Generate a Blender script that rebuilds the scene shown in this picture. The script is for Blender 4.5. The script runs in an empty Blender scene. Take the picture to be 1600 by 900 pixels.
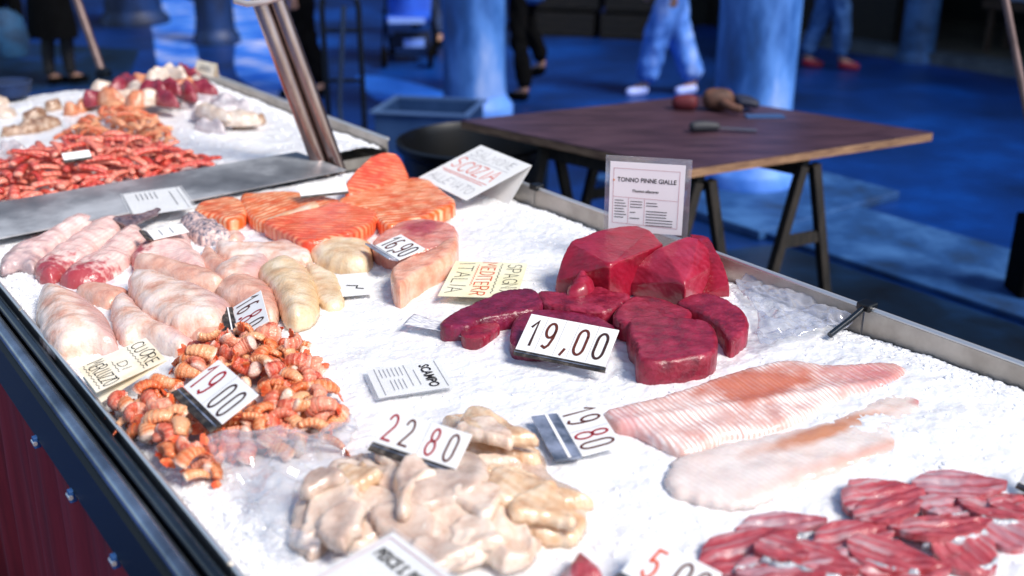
import bpy, bmesh, math, random
import numpy as np
from mathutils import Vector, Matrix, noise as mnoise
from mathutils.geometry import delaunay_2d_cdt

random.seed(7)
RNG = np.random.default_rng(11)
S = bpy.context.scene
COL = S.collection

# ------------------------------------------------------------------ camera, sky, sun, exposure
PITCH = math.radians(21.6)
CAMH = 1.75
FPX = 1650.0                                   # focal length in pixels of a 1600 px wide picture
cam_d = bpy.data.cameras.new('camera')
cam = bpy.data.objects.new('camera', cam_d)
COL.objects.link(cam)
cam.location = (0, 0, CAMH)
cam.rotation_euler = (math.pi / 2 - PITCH, 0, 0)
cam_d.sensor_width = 36.0
cam_d.lens = 36.0 * FPX / 1600.0
cam_d.clip_start = 0.05
cam_d.clip_end = 500
cam_d.dof.use_dof = True
cam_d.dof.focus_distance = 2.02
cam_d.dof.aperture_fstop = 2.2
S.camera = cam

SUN_DIR = Vector((0.72, -0.52, 1.0)).normalized()     # towards the sun
SUN_EL = math.asin(SUN_DIR.z)
world = bpy.data.worlds.new('World')
S.world = world
world.use_nodes = True
wn = world.node_tree.nodes
wl = world.node_tree.links
sky = wn.new('ShaderNodeTexSky')
sky.sky_type = 'NISHITA'
sky.sun_disc = False
sky.sun_elevation = SUN_EL
sky.sun_rotation = math.atan2(SUN_DIR.x, SUN_DIR.y)
wl.new(sky.outputs[0], wn['Background'].inputs[0])
wn['Background'].inputs[1].default_value = 0.125
sun_d = bpy.data.lights.new('sun', 'SUN')
sun_d.energy = 3.3
sun_d.angle = math.radians(20)
sun_d.color = (1.0, 0.93, 0.84)
sun = bpy.data.objects.new('sun', sun_d)
COL.objects.link(sun)
sun.rotation_euler = SUN_DIR.to_track_quat('Z', 'Y').to_euler()
vs = S.view_settings
vs.view_transform = 'Standard'
vs.look = 'None'
vs.exposure = 0.42
vs.gamma = 1.0
S.cycles.use_denoising = True
S.cycles.max_bounces = 8
S.cycles.transparent_max_bounces = 12
S.cycles.caustics_reflective = False
S.cycles.caustics_refractive = False

# ------------------------------------------------------------------ where a pixel of the photograph meets a height
FW = np.array([0, math.cos(PITCH), -math.sin(PITCH)])
UPV = np.array([0, math.sin(PITCH), math.cos(PITCH)])
RT = np.array([1.0, 0, 0])
CO = np.array([0, 0, CAMH])
U = np.array([-.601, .799, 0.])               # along the stall, away from the viewer
V = np.array([.799, .601, 0.])                # across the stall, from customers to the seller

def ray(x, y):
    return RT * (x - 800) + UPV * (450 - y) + FW * FPX

def P(x, y, z):
    d = ray(x, y)
    return CO + d * (z - CAMH) / d[2]

def PP(x, y, q, n):
    d = ray(x, y)
    return CO + d * (np.dot(np.asarray(q) - CO, n) / np.dot(d, n))

def W(u, v, z=0.):
    return U * u + V * v + np.array([0, 0, z])

def lin(h):
    h = h.lstrip('#')
    c = [int(h[i:i + 2], 16) / 255 for i in (0, 2, 4)]
    return tuple(x / 12.92 if x <= .04045 else ((x + .055) / 1.055) ** 2.4 for x in c)

# ------------------------------------------------------------------ materials
MATS = {}
def mat(name, col, rough=.5, metal=0., noise=None, cols=None, bump=0., bscale=80., coat=0., sss=0., spec=.5,
        band=None, alpha=1., trans=0., stretch=None, detail=4., extra=None, ramp_pos=None):
    """Principled material; cols = several colours mixed by noise of scale `noise` in object space."""
    if name in MATS:
        return MATS[name]
    m = bpy.data.materials.new(name)
    m.use_nodes = True
    N, L = m.node_tree.nodes, m.node_tree.links
    b = N['Principled BSDF']
    b.inputs['Base Color'].default_value = (*col, 1)
    b.inputs['Roughness'].default_value = rough
    b.inputs['Metallic'].default_value = metal
    b.inputs['Coat Weight'].default_value = coat
    b.inputs['Coat Roughness'].default_value = .12
    b.inputs['Specular IOR Level'].default_value = spec
    b.inputs['Alpha'].default_value = alpha
    b.inputs['Transmission Weight'].default_value = trans
    if sss:
        b.inputs['Subsurface Weight'].default_value = sss
        b.inputs['Subsurface Radius'].default_value = (1.0, .45, .3)
        b.inputs['Subsurface Scale'].default_value = .008
    tc = N.new('ShaderNodeTexCoord')
    mp = N.new('ShaderNodeMapping')
    L.new(tc.outputs['Object'], mp.inputs['Vector'])
    if stretch:
        mp.inputs['Scale'].default_value = stretch
    last = None
    if cols:
        nz = N.new('ShaderNodeTexNoise')
        nz.inputs['Scale'].default_value = noise or 20.
        nz.inputs['Detail'].default_value = detail
        nz.inputs['Roughness'].default_value = .6
        L.new(mp.outputs[0], nz.inputs['Vector'])
        rp = N.new('ShaderNodeValToRGB')
        L.new(nz.outputs['Fac'], rp.inputs[0])
        els = rp.color_ramp.elements
        n = len(cols)
        pos = ramp_pos or [.3 + .4 * i / (n - 1) for i in range(n)]
        while len(els) < n:
            els.new(.5)
        for e, c, p in zip(els, cols, pos):
            e.position = p
            e.color = (*c, 1)
        last = rp.outputs[0]
    if band:
        # band = (axis mapping scale xyz, frequency, colour, strength, distortion): fine muscle lines
        ax, fr, bc, st, dist = band
        mp2 = N.new('ShaderNodeMapping')
        mp2.inputs['Scale'].default_value = ax
        L.new(tc.outputs['Object'], mp2.inputs['Vector'])
        wv = N.new('ShaderNodeTexWave')
        wv.bands_direction = 'DIAGONAL'
        wv.inputs['Scale'].default_value = fr * 1.3
        wv.inputs['Distortion'].default_value = dist
        wv.inputs['Detail'].default_value = 2.
        wv.inputs['Detail Scale'].default_value = 1.5
        L.new(mp2.outputs[0], wv.inputs['Vector'])
        mx = N.new('ShaderNodeMix')
        mx.data_type = 'RGBA'
        nm_ = N.new('ShaderNodeTexNoise'); nm_.inputs['Scale'].default_value = 28; nm_.inputs['Detail'].default_value = 3
        L.new(tc.outputs['Object'], nm_.inputs['Vector'])
        mr_ = N.new('ShaderNodeMapRange'); mr_.inputs[1].default_value = .36; mr_.inputs[2].default_value = .66
        mr_.inputs[3].default_value = st * .1; mr_.inputs[4].default_value = st * 1.25
        L.new(nm_.outputs['Fac'], mr_.inputs[0])
        ml = N.new('ShaderNodeMath')
        ml.operation = 'MULTIPLY'
        L.new(mr_.outputs[0], ml.inputs[1])
        L.new(wv.outputs['Fac'], ml.inputs[0])
        L.new(ml.outputs[0], mx.inputs[0])
        if last:
            L.new(last, mx.inputs[6])
        else:
            mx.inputs[6].default_value = (*col, 1)
        mx.inputs[7].default_value = (*bc, 1)
        last = mx.outputs[2]
    if extra:
        last = extra(N, L, tc, last, b)
    if last:
        L.new(last, b.inputs['Base Color'])
    if bump:
        nb = N.new('ShaderNodeTexNoise')
        nb.inputs['Scale'].default_value = bscale
        nb.inputs['Detail'].default_value = 4.
        L.new(mp.outputs[0], nb.inputs['Vector'])
        bp = N.new('ShaderNodeBump')
        bp.inputs['Strength'].default_value = bump
        bp.inputs['Distance'].default_value = .004
        nb2 = N.new('ShaderNodeTexNoise')
        nb2.inputs['Scale'].default_value = bscale * .3
        nb2.inputs['Detail'].default_value = 2.
        L.new(mp.outputs[0], nb2.inputs['Vector'])
        ab = N.new('ShaderNodeMath'); ab.operation = 'MULTIPLY_ADD'; ab.inputs[1].default_value = .9
        L.new(nb2.outputs['Fac'], ab.inputs[0]); L.new(nb.outputs['Fac'], ab.inputs[2])
        L.new(ab.outputs[0], bp.inputs['Height'])
        L.new(bp.outputs[0], b.inputs['Normal'])
        if coat:
            L.new(bp.outputs[0], b.inputs['Coat Normal'])
    MATS[name] = m
    return m

def grad_x(c, p0, p1, nscale=40., amt=1.):
    """a stain at one end of a piece (generated coordinate along its length)."""
    def f(N, L, tc, last, b):
        sp = N.new('ShaderNodeSeparateXYZ')
        L.new(tc.outputs['Generated'], sp.inputs[0])
        nz = N.new('ShaderNodeTexNoise')
        nz.inputs['Scale'].default_value = nscale
        L.new(tc.outputs['Object'], nz.inputs['Vector'])
        ad = N.new('ShaderNodeMath'); ad.operation = 'MULTIPLY_ADD'
        ad.inputs[1].default_value = .5; ad.inputs[2].default_value = -.25
        L.new(nz.outputs['Fac'], ad.inputs[0])
        s = N.new('ShaderNodeMath'); s.operation = 'ADD'
        L.new(sp.outputs[0], s.inputs[0]); L.new(ad.outputs[0], s.inputs[1])
        mr = N.new('ShaderNodeMapRange')
        mr.inputs[1].default_value = p0; mr.inputs[2].default_value = p1
        mr.inputs[3].default_value = amt; mr.inputs[4].default_value = 0.
        L.new(s.outputs[0], mr.inputs[0])
        mx = N.new('ShaderNodeMix'); mx.data_type = 'RGBA'
        L.new(mr.outputs[0], mx.inputs[0])
        L.new(last, mx.inputs[6])
        mx.inputs[7].default_value = (*c, 1)
        return mx.outputs[2]
    return f

def patch(c, center, radii, amt=1., nscale=30., soft=.6, rib=None):
    """a stain with its own place on a piece, in generated coordinates."""
    def f(N, L, tc, last, b):
        mp = N.new('ShaderNodeMapping')
        mp.inputs['Location'].default_value = (-center[0] / radii[0], -center[1] / radii[1], 0)
        mp.inputs['Scale'].default_value = (1 / radii[0], 1 / radii[1], 0)
        L.new(tc.outputs['Generated'], mp.inputs['Vector'])
        ln = N.new('ShaderNodeVectorMath'); ln.operation = 'LENGTH'
        L.new(mp.outputs[0], ln.inputs[0])
        nz = N.new('ShaderNodeTexNoise')
        nz.inputs['Scale'].default_value = nscale
        L.new(tc.outputs['Object'], nz.inputs['Vector'])
        ad = N.new('ShaderNodeMath'); ad.operation = 'MULTIPLY_ADD'
        ad.inputs[1].default_value = 1.; ad.inputs[2].default_value = -.5
        L.new(nz.outputs['Fac'], ad.inputs[0])
        s = N.new('ShaderNodeMath'); s.operation = 'ADD'
        L.new(ln.outputs['Value'], s.inputs[0]); L.new(ad.outputs[0], s.inputs[1])
        mr = N.new('ShaderNodeMapRange')
        mr.inputs[1].default_value = 1 - soft; mr.inputs[2].default_value = 1.
        mr.inputs[3].default_value = amt; mr.inputs[4].default_value = 0.
        L.new(s.outputs[0], mr.inputs[0])
        mx = N.new('ShaderNodeMix'); mx.data_type = 'RGBA'
        L.new(mr.outputs[0], mx.inputs[0])
        L.new(last, mx.inputs[6])
        mx.inputs[7].default_value = (*c, 1)
        return mx.outputs[2]
    return f

def chain(*fs):
    def f(N, L, tc, last, b):
        for g in fs:
            last = g(N, L, tc, last, b)
        return last
    return f

# ------------------------------------------------------------------ object helpers
def tag(o, label=None, cat=None, group=None, kind=None):
    if label: o['label'] = label
    if cat: o['category'] = cat
    if group: o['group'] = group
    if kind: o['kind'] = kind
    return o

def empty(name, loc, label=None, cat=None, group=None, mtx=None):
    o = bpy.data.objects.new(name, None)
    o.empty_display_size = .05
    COL.objects.link(o)
    if mtx is not None:
        o.matrix_world = mtx
    else:
        o.location = loc
    return tag(o, label, cat, group)

def mesh_obj(name, verts, faces, m, parent=None, smooth=False, loc=None, rz=0.):
    me = bpy.data.meshes.new(name)
    verts = np.asarray(verts, dtype=float)
    me.from_pydata([tuple(v) for v in verts], [], faces)
    me.update()
    if smooth:
        me.polygons.foreach_set('use_smooth', [True] * len(me.polygons))
    if m is not None:
        me.materials.append(m)
    o = bpy.data.objects.new(name, me)
    COL.objects.link(o)
    if loc is not None:
        o.location = loc
    if rz:
        o.rotation_euler = (0, 0, rz)
    if parent is not None:
        o.parent = parent
    return o

class MB:
    """collects shapes into one mesh."""
    def __init__(self):
        self.v, self.f = [], []
    def add(self, v, f):
        n = len(self.v)
        self.v += [tuple(map(float, x)) for x in v]
        self.f += [tuple(i + n for i in q) for q in f]
        return self
    def box(self, c, s, M=None):
        cx, cy, cz = c; sx, sy, sz = [k / 2 for k in s]
        v = [Vector((cx + a * sx, cy + b_ * sy, cz + d * sz)) for a in (-1, 1) for b_ in (-1, 1) for d in (-1, 1)]
        if M is not None:
            v = [M @ q for q in v]
        return self.add(v, [(0, 1, 3, 2), (4, 6, 7, 5), (0, 4, 5, 1), (2, 3, 7, 6), (0, 2, 6, 4), (1, 5, 7, 3)])
    def prism(self, poly, z0, z1):
        n = len(poly)
        v = [(x, y, z0) for x, y in poly] + [(x, y, z1) for x, y in poly]
        f = [tuple(range(n - 1, -1, -1)), tuple(range(n, 2 * n))]
        f += [(i, (i + 1) % n, n + (i + 1) % n, n + i) for i in range(n)]
        return self.add(v, f)
    def tube(self, pts, r, n=12, cap=True):
        pts = [Vector(p) for p in pts]
        rr = r if hasattr(r, '__len__') else [r] * len(pts)
        ref = None
        V_ = []
        for i, p in enumerate(pts):
            a = pts[max(i - 1, 0)]; c = pts[min(i + 1, len(pts) - 1)]
            t = (c - a).normalized()
            if ref is None:
                ref = t.orthogonal().normalized()
            ref = (ref - t * ref.dot(t)).normalized()
            q = t.cross(ref)
            for k in range(n):
                an = 2 * math.pi * k / n
                V_.append(p + (ref * math.cos(an) + q * math.sin(an)) * rr[i])
        F = []
        for i in range(len(pts) - 1):
            for k in range(n):
                F.append((i * n + k, i * n + (k + 1) % n, (i + 1) * n + (k + 1) % n, (i + 1) * n + k))
        if cap:
            F.append(tuple(range(n - 1, -1, -1)))
            F.append(tuple((len(pts) - 1) * n + k for k in range(n)))
        return self.add(V_, F)
    def lathe(self, prof, c, n=28):
        V_ = []
        for r, z in prof:
            for k in range(n):
                a = 2 * math.pi * k / n
                V_.append((c[0] + r * math.cos(a), c[1] + r * math.sin(a), c[2] + z))
        F = []
        for i in range(len(prof) - 1):
            for k in range(n):
                F.append((i * n + k, i * n + (k + 1) % n, (i + 1) * n + (k + 1) % n, (i + 1) * n + k))
        F.append(tuple(range(n - 1, -1, -1)))
        F.append(tuple((len(prof) - 1) * n + k for k in range(n)))
        return self.add(V_, F)
    def build(self, name, m, parent=None, smooth=False, base=None, bevel=0.):
        v = np.array(self.v)
        loc = None
        if parent is None:
            if base is None:
                base = (v[:, 0].mean(), v[:, 1].mean(), v[:, 2].min())
            v = v - np.array(base); loc = base
        elif base is not None:
            v = v - np.array(base)
        o = mesh_obj(name, v, self.f, m, parent, smooth, loc)
        if bevel:
            bm = bmesh.new(); bm.from_mesh(o.data)
            eds = [e for e in bm.edges if len(e.link_faces) == 2 and e.calc_face_angle(0) > .6]
            bmesh.ops.bevel(bm, geom=eds, offset=bevel, segments=2, profile=.5, affect='EDGES', clamp_overlap=True)
            bm.to_mesh(o.data); bm.free()
        if smooth:
            autosmooth(o)
        return o

def autosmooth(o, ang=40):
    me = o.data
    bm = bmesh.new(); bm.from_mesh(me)
    for e in bm.edges:
        e.smooth = not (len(e.link_faces) == 2 and e.calc_face_angle(0) > math.radians(ang))
    for f in bm.faces:
        f.smooth = True
    bm.to_mesh(me); bm.free()

# vectorised value noise
_LAT = RNG.random((512, 512))
def vnoise(x, y, sc, off=0.):
    x = np.asarray(x) * sc + 37.3 + off; y = np.asarray(y) * sc + 91.7 + off * 1.7
    xi = np.floor(x).astype(int); yi = np.floor(y).astype(int)
    fx = x - xi; fy = y - yi
    fx = fx * fx * (3 - 2 * fx); fy = fy * fy * (3 - 2 * fy)
    g = lambda a, b_: _LAT[a % 512, b_ % 512]
    return (g(xi, yi) * (1 - fx) * (1 - fy) + g(xi + 1, yi) * fx * (1 - fy) + g(xi, yi + 1) * (1 - fx) * fy + g(xi + 1, yi + 1) * fx * fy) - .5

def fbm(x, y, sc, oct_=4, off=0.):
    s = 0; a = 1.
    for i in range(oct_):
        s = s + a * vnoise(x, y, sc * 2 ** i, off + i * 13.1); a *= .5
    return s

def catmull(pts, per=6, closed=True):
    pts = [np.asarray(p, float) for p in pts]
    n = len(pts); out = []
    rng = range(n) if closed else range(n - 1)
    for i in rng:
        if closed:
            p0, p1, p2, p3 = pts[i - 1], pts[i], pts[(i + 1) % n], pts[(i + 2) % n]
        else:
            p0, p1, p2, p3 = pts[max(i - 1, 0)], pts[i], pts[i + 1], pts[min(i + 2, n - 1)]
        for k in range(per):
            t = k / per
            out.append(.5 * ((2 * p1) + (-p0 + p2) * t + (2 * p0 - 5 * p1 + 4 * p2 - p3) * t * t + (-p0 + 3 * p1 - 3 * p2 + p3) * t ** 3))
    if not closed:
        out.append(pts[-1])
    return np.array(out)

def seg_dist(pts, poly):
    """distance of each point to a closed polygon's boundary."""
    a = poly; b_ = np.roll(poly, -1, axis=0)
    d = np.full(len(pts), 1e9)
    for p, q in zip(a, b_):
        e = q - p; l2 = max(np.dot(e, e), 1e-14)
        t = np.clip(((pts - p) @ e) / l2, 0, 1)
        dd = np.hypot(*(pts - (p + t[:, None] * e)).T)
        d = np.minimum(d, dd)
    return d

def inside(pts, poly):
    x, y = pts[:, 0], pts[:, 1]
    r = np.zeros(len(pts), bool)
    a = poly; b_ = np.roll(poly, -1, axis=0)
    for (x0, y0), (x1, y1) in zip(a, b_):
        c = ((y0 > y) != (y1 > y))
        with np.errstate(divide='ignore', invalid='ignore'):
            xx = (x1 - x0) * (y - y0) / (y1 - y0) + x0
        r ^= c & (x < xx)
    return r

def resample(poly, step):
    p = np.vstack([poly, poly[:1]])
    seg = np.hypot(*np.diff(p, axis=0).T)
    s = np.concatenate([[0], np.cumsum(seg)])
    n = max(int(s[-1] / step), 8)
    t = np.linspace(0, s[-1], n, endpoint=False)
    return np.stack([np.interp(t, s, p[:, 0]), np.interp(t, s, p[:, 1])], 1)

def piece(name, m, z0, T, px=None, xy=None, label=None, cat=None, group=None, parent=None, edge=.0, R=None, res=.0055,
          za=.4, tilt=(0, 0), amp=.0015, nsc=40., axis=None, wall=.008, smooth_px=True, power=2., relief=None, thin=False, axz=None, sharp=False, rag=.0018, lump=.5, drape=None):
    """A cut of fish: the outline seen in the photograph laid at its real height, given thickness T and a rounded or
    slab-like section (edge = share of T standing as a wall at the rim)."""
    if px is not None:
        px = np.array(px, float)
        if smooth_px:
            px = catmull(px, 5)
        c = px.mean(0)
        zp = z0 + za * T
        q0 = P(c[0], c[1], zp)
        g = U * tilt[0] + V * tilt[1]
        n = np.array([-g[0], -g[1], 1.0])
        pts = np.array([PP(x, y, q0, n) for x, y in px])[:, :2]
    else:
        pts = np.array(xy, float)
        g = U * tilt[0] + V * tilt[1]
    cen = pts.mean(0)
    if px is not None:
        cen0 = q0[:2]
    else:
        cen0 = cen
    # main axis
    if axis is not None:
        a = P(*axis[0], z0)[:2]; b_ = P(*axis[1], z0)[:2]
        dvec = b_ - a
        ang = math.atan2(dvec[1], dvec[0])
    else:
        cv = np.cov((pts - cen).T)
        w_, ev = np.linalg.eigh(cv)
        dvec = ev[:, 1]
        ang = math.atan2(dvec[1], dvec[0])
    ca, sa = math.cos(ang), math.sin(ang)
    Rm = np.array([[ca, sa], [-sa, ca]])
    loc2 = (pts - cen) @ Rm.T
    ext = loc2.max(0) - loc2.min(0)
    step = max(res, ext.max() / 90)
    bd = resample(loc2, step)
    if edge > .55: rag = rag * .5
    if rag:
        nn = np.roll(bd, -1, 0) - np.roll(bd, 1, 0); nn = np.stack([nn[:, 1], -nn[:, 0]], 1) / (np.hypot(*nn.T)[:, None] + 1e-9)
        bd = bd + nn * (rag * 2 * fbm(bd[:, 0], bd[:, 1], 70, 2, RNG.random() * 200))[:, None]
    xs = np.arange(bd[:, 0].min(), bd[:, 0].max(), step)
    ys = np.arange(bd[:, 1].min(), bd[:, 1].max(), step * .9)
    gx, gy = np.meshgrid(xs, ys)
    gx = gx + (np.arange(len(ys)) % 2)[:, None] * step * .5
    gp = np.stack([gx.ravel(), gy.ravel()], 1)
    gp = gp[inside(gp, bd)]
    d = seg_dist(gp, bd) if len(gp) else np.array([])
    gp = gp[d > step * .55]
    allp = np.vstack([bd, gp])
    nb = len(bd)
    r = delaunay_2d_cdt([Vector(p) for p in allp], [], [list(range(nb))], 1, 1e-6)
    vv = np.array([(p.x, p.y) for p in r[0]]); tri = [tuple(f) for f in r[2]]
    d = seg_dist(vv, bd)
    d[d < 1e-6] = 0
    dm = d.max() if R is None else R
    k = np.clip(d / dm, 0, 1)
    prof = (1 - (1 - k) ** power) ** (1 / power)
    h = T * (edge + (1 - edge) * prof)
    sd = (hash(label or name) % 1000) * .37 if False else RNG.random() * 300
    h = h * (1 + (lump if edge < .3 else lump * .25) * fbm(vv[:, 0], vv[:, 1], 26, 2, sd + 50))
    h = h + amp * fbm(vv[:, 0], vv[:, 1], nsc, 3, sd) * 2 * np.clip(d / (step * 2), .15 if edge > 0 else 0, 1)
    if relief is not None:
        L0 = loc2.min(0)
        h = h + relief((vv - L0) / ext, d, T)
    gl = np.array([g[0] * ca + g[1] * sa, -g[0] * sa + g[1] * ca])
    offc = ((cen - cen0) @ g[:2])
    base = vv @ gl + offc
    if drape is not None:
        wp = np.column_stack([vv[:, 0] * ca - vv[:, 1] * sa, vv[:, 0] * sa + vv[:, 1] * ca]) + cen
        base = base + drape(wp)
    z = base + h
    nv = len(vv)
    top = np.column_stack([vv, z])
    # rim loop (boundary edges of the triangulation)
    cnt = {}
    for t in tri:
        for i in range(3):
            e = (t[i], t[(i + 1) % 3]); cnt[e] = cnt.get(e, 0) + 1
    bed = [e for e in cnt if (e[1], e[0]) not in cnt]
    bv = sorted({i for e in bed for i in e})
    idx = {b: nv + i for i, b in enumerate(bv)}
    inset = .0 if edge > .3 else .0
    low = np.array([(vv[b][0] * (1 - inset), vv[b][1] * (1 - inset), base[b] - (wall if not thin else .0012)) for b in bv])
    verts = np.vstack([top, low])
    faces = list(tri) + [(e[1], e[0], idx[e[0]], idx[e[1]]) for e in bed]
    # underside: same triangles over the rim only, closed as a fan
    cidx = len(verts)
    verts = np.vstack([verts, [(low[:, 0].mean(), low[:, 1].mean(), low[:, 2].mean())]])
    faces += [(idx[e[0]], cidx, idx[e[1]])[::-1] for e in bed] if False else [(idx[e[1]], idx[e[0]], cidx) for e in bed]
    o = mesh_obj(name, verts, faces, m, parent, True, (cen[0], cen[1], z0), ang)
    if edge > .3 or sharp:
        autosmooth(o, 50)
    return tag(o, label, cat, group)

def leaf(p0, p1, w, z0, n=9, pw=.6, bend=0.):
    """plan of a long fillet between two points of the photograph, width w in metres."""
    a = P(*p0, z0)[:2]; b_ = P(*p1, z0)[:2]
    d = b_ - a; L = np.hypot(*d); t = d / L; s = np.array([-t[1], t[0]])
    up, dn = [], []
    for i in range(n + 1):
        k = i / n
        ww = w * .5 * (math.sin(math.pi * min(max(k ** (.75), .02), .985)) ** pw)
        q = a + d * k + s * bend * math.sin(math.pi * k)
        up.append(q + s * ww * (1 + .12 * (RNG.random() - .5))); dn.append(q - s * ww * (1 + .12 * (RNG.random() - .5)))
    return np.array(up + dn[::-1])

# ------------------------------------------------------------------ setting
def extra_patches(N, L, tc, last, b):
    return last

BL = lin
m_pave = mat('wet_blue_paving', BL('#0a3f8c'), rough=.38, noise=.7, cols=[BL('#02132e'), BL('#032458'), BL('#053278'), BL('#07459c'), BL('#2a6cc8')],
             ramp_pos=[.26, .40, .54, .66, .84], detail=8, bump=.12, bscale=9)  # blue cast of the shaded background is put into the paving colour
pv = MB()
nx, ny = 40, 40
g = np.linspace(-60, 60, 41)
vv = [(x, y, 0) for y in g for x in g]
ff = [(j * 41 + i, j * 41 + i + 1, (j + 1) * 41 + i + 1, (j + 1) * 41 + i) for j in range(40) for i in range(40)]
pave = mesh_obj('pavement', vv, ff, m_pave)
tag(pave, kind='structure')
m_joint = mat('paving_joint', BL('#08264d'), rough=.7)
# bright light on the wet paving, painted as pale patches of their own
m_pale = mat('pale_painted_light', BL('#5f95f5'), rough=.35, noise=1.4, cols=[BL('#1560dc'), BL('#4f90fa'), BL('#c0ccff')], ramp_pos=[.36, .5, .64], detail=5)
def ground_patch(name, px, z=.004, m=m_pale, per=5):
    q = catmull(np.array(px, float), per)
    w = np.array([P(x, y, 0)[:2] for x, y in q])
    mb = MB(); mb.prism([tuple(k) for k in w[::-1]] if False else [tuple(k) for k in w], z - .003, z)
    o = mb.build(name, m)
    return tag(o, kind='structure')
ground_patch('pavement_painted_light', [(238, 4), (300, 2), (304, 60), (310, 118), (255, 120), (240, 60)])
ground_patch('pavement_painted_light', [(362, 2), (412, 4), (450, 60), (470, 118), (440, 150), (372, 120), (368, 60)])
ground_patch('pavement_painted_light', [(560, 118), (640, 128), (720, 158), (690, 172), (600, 160), (570, 140)], m=mat('blue_painted_light', BL('#1763d6'), rough=.4, noise=2, cols=[BL('#0e4fb4'), BL('#2f78e8')]))
# raised stone strip behind the seller's side
m_step = mat('worn_stone_step', BL('#2b5f9f'), rough=.6, noise=3.5, cols=[BL('#0c2c50'), BL('#15447c'), BL('#3a6aa4')], ramp_pos=[.33, .5, .7], bump=.3, bscale=20, detail=7)
st = MB()
st.prism([tuple(W(a, b_)[:2]) for a, b_ in ((-4, 4.10), (-4, 4.86), (3.95, 4.86), (3.95, 4.10))][::-1], 0, .035)
st.prism([tuple(W(a, b_)[:2]) for a, b_ in ((3.3, 4.05), (3.3, 5.25), (4.6, 5.25), (4.6, 4.05))][::-1], 0, .05)
tag(st.build('stone_step', m_step, bevel=.008), kind='structure')
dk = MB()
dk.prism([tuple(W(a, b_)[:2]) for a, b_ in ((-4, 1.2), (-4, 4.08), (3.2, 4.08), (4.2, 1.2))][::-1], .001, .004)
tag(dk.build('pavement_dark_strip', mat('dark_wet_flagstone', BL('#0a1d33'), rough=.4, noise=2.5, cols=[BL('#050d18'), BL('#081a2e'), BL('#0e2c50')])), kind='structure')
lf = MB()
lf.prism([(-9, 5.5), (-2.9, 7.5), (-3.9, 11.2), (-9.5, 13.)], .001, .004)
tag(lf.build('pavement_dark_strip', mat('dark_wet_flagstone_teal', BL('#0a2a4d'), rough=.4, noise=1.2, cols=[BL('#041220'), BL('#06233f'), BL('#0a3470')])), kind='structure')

# columns; the blue cast of the background light is put into their colours
m_colm = mat('blue_cast_column', BL('#2b7df0'), rough=.5, noise=3., cols=[BL('#12284a'), BL('#2b5ea8'), BL('#5a92e4'), BL('#b4ccff')], stretch=(1, 1, .3), bump=.4, bscale=22, detail=8, ramp_pos=[.3, .44, .56, .72])
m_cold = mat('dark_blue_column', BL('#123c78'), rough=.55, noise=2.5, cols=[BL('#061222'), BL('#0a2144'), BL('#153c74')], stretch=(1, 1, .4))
m_colb = mat('pale_column_base', BL('#5c96ea'), rough=.55, noise=4., cols=[BL('#2b6fd0'), BL('#6ea4ff')])
def column(x, y, r, label, m, base_r=None, h=5.0, bh=.16):
    e = empty('column', (x, y, .0), label, 'column')
    mb = MB(); n = 32
    mb.lathe([(r * 1.02, bh), (r, bh + .3), (r, h * .5), (r * .93, h)], (0, 0, 0), n)
    mb.build('shaft', m, e, smooth=True)
    b2 = MB(); br = base_r or r * 1.25
    b2.lathe([(br, 0.), (br, bh * .45), (br * .97, bh * .55), (r * 1.08, bh * .8), (r * 1.03, bh + .002)], (0, 0, 0), n)
    b2.build('base', m_colb if m is m_colm else m, e, smooth=True)
    c = MB(); c.box((0, 0, h + .12), (r * 2.6, r * 2.6, .24)); c.build('capital', m, e)
    return e
q = P(742, 178, 0); column(q[0], q[1], .235, 'thick blue column between the pushchair and the walker in dark trousers', m_colm)
q = P(1166, 283, .04); o_ = column(q[0], q[1], .225, 'pale blue column on the stone step right behind the brown table', m_colm); o_.location.z = .045
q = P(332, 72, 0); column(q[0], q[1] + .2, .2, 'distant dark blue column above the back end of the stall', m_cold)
q = P(203, 40, 0); column(q[0], q[1] + .2, .33, 'broad dark column beside the woman in the black coat', m_cold)
q = P(1436, 98, 0); column(q[0], q[1] + .1, .16, 'slim grey-blue column at the edge of the dark shopfront', mat('grey_blue_column', BL('#3f6fa8'), rough=.6, noise=4, cols=[BL('#1d3a5c'), BL('#4a7ab4')]), bh=.1)

# market building at the back: shopfront right, dark facade behind
m_dark = mat('dark_facade', BL('#0c0f10'), rough=.8, noise=2, cols=[BL('#060708'), BL('#101312'), BL('#191b18')])
m_wood = mat('dark_timber', BL('#16130f'), rough=.7, noise=6, cols=[BL('#0a0a09'), BL('#1b1712'), BL('#2a231a')], stretch=(1, 6, 6))
bd = empty('shop_building', (4.6, 10.9, 0), 'dark shopfront with a low pale sill behind the passers-by', 'building')
A_ = np.array([3.1, 11.66, 0]); D_ = np.array([.594, -.804, 0]); Nn = np.array([.804, .594, 0])
def bpt(s, n, z): return A_ + D_ * s + Nn * n + np.array([0, 0, z])
def bbox_s(s0, s1, n0, n1, z0, z1, mb):
    mb.prism([tuple(bpt(s, n, 0)[:2]) for s, n in ((s0, n0), (s1, n0), (s1, n1), (s0, n1))][::-1] if False else [tuple(bpt(s, n, 0)[:2]) for s, n in ((s0, n0), (s1, n0), (s1, n1), (s0, n1))], z0, z1)
bl_ = (4.6, 10.9, 0)
mb = MB(); bbox_s(-1.6, 9, 2.6, 2.9, 0, 6, mb); bbox_s(-1.9, -1.6, .0, 2.9, 0, 6, mb); bbox_s(9, 9.3, 0, 2.9, 0, 6, mb); bbox_s(-1.9, 9.3, .0, 3.2, 3.0, 3.3, mb); bbox_s(-1.9, 9.3, 0, .3, 3.3, 6, mb)
mb.build('wall', m_dark, bd, base=bl_)
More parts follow.
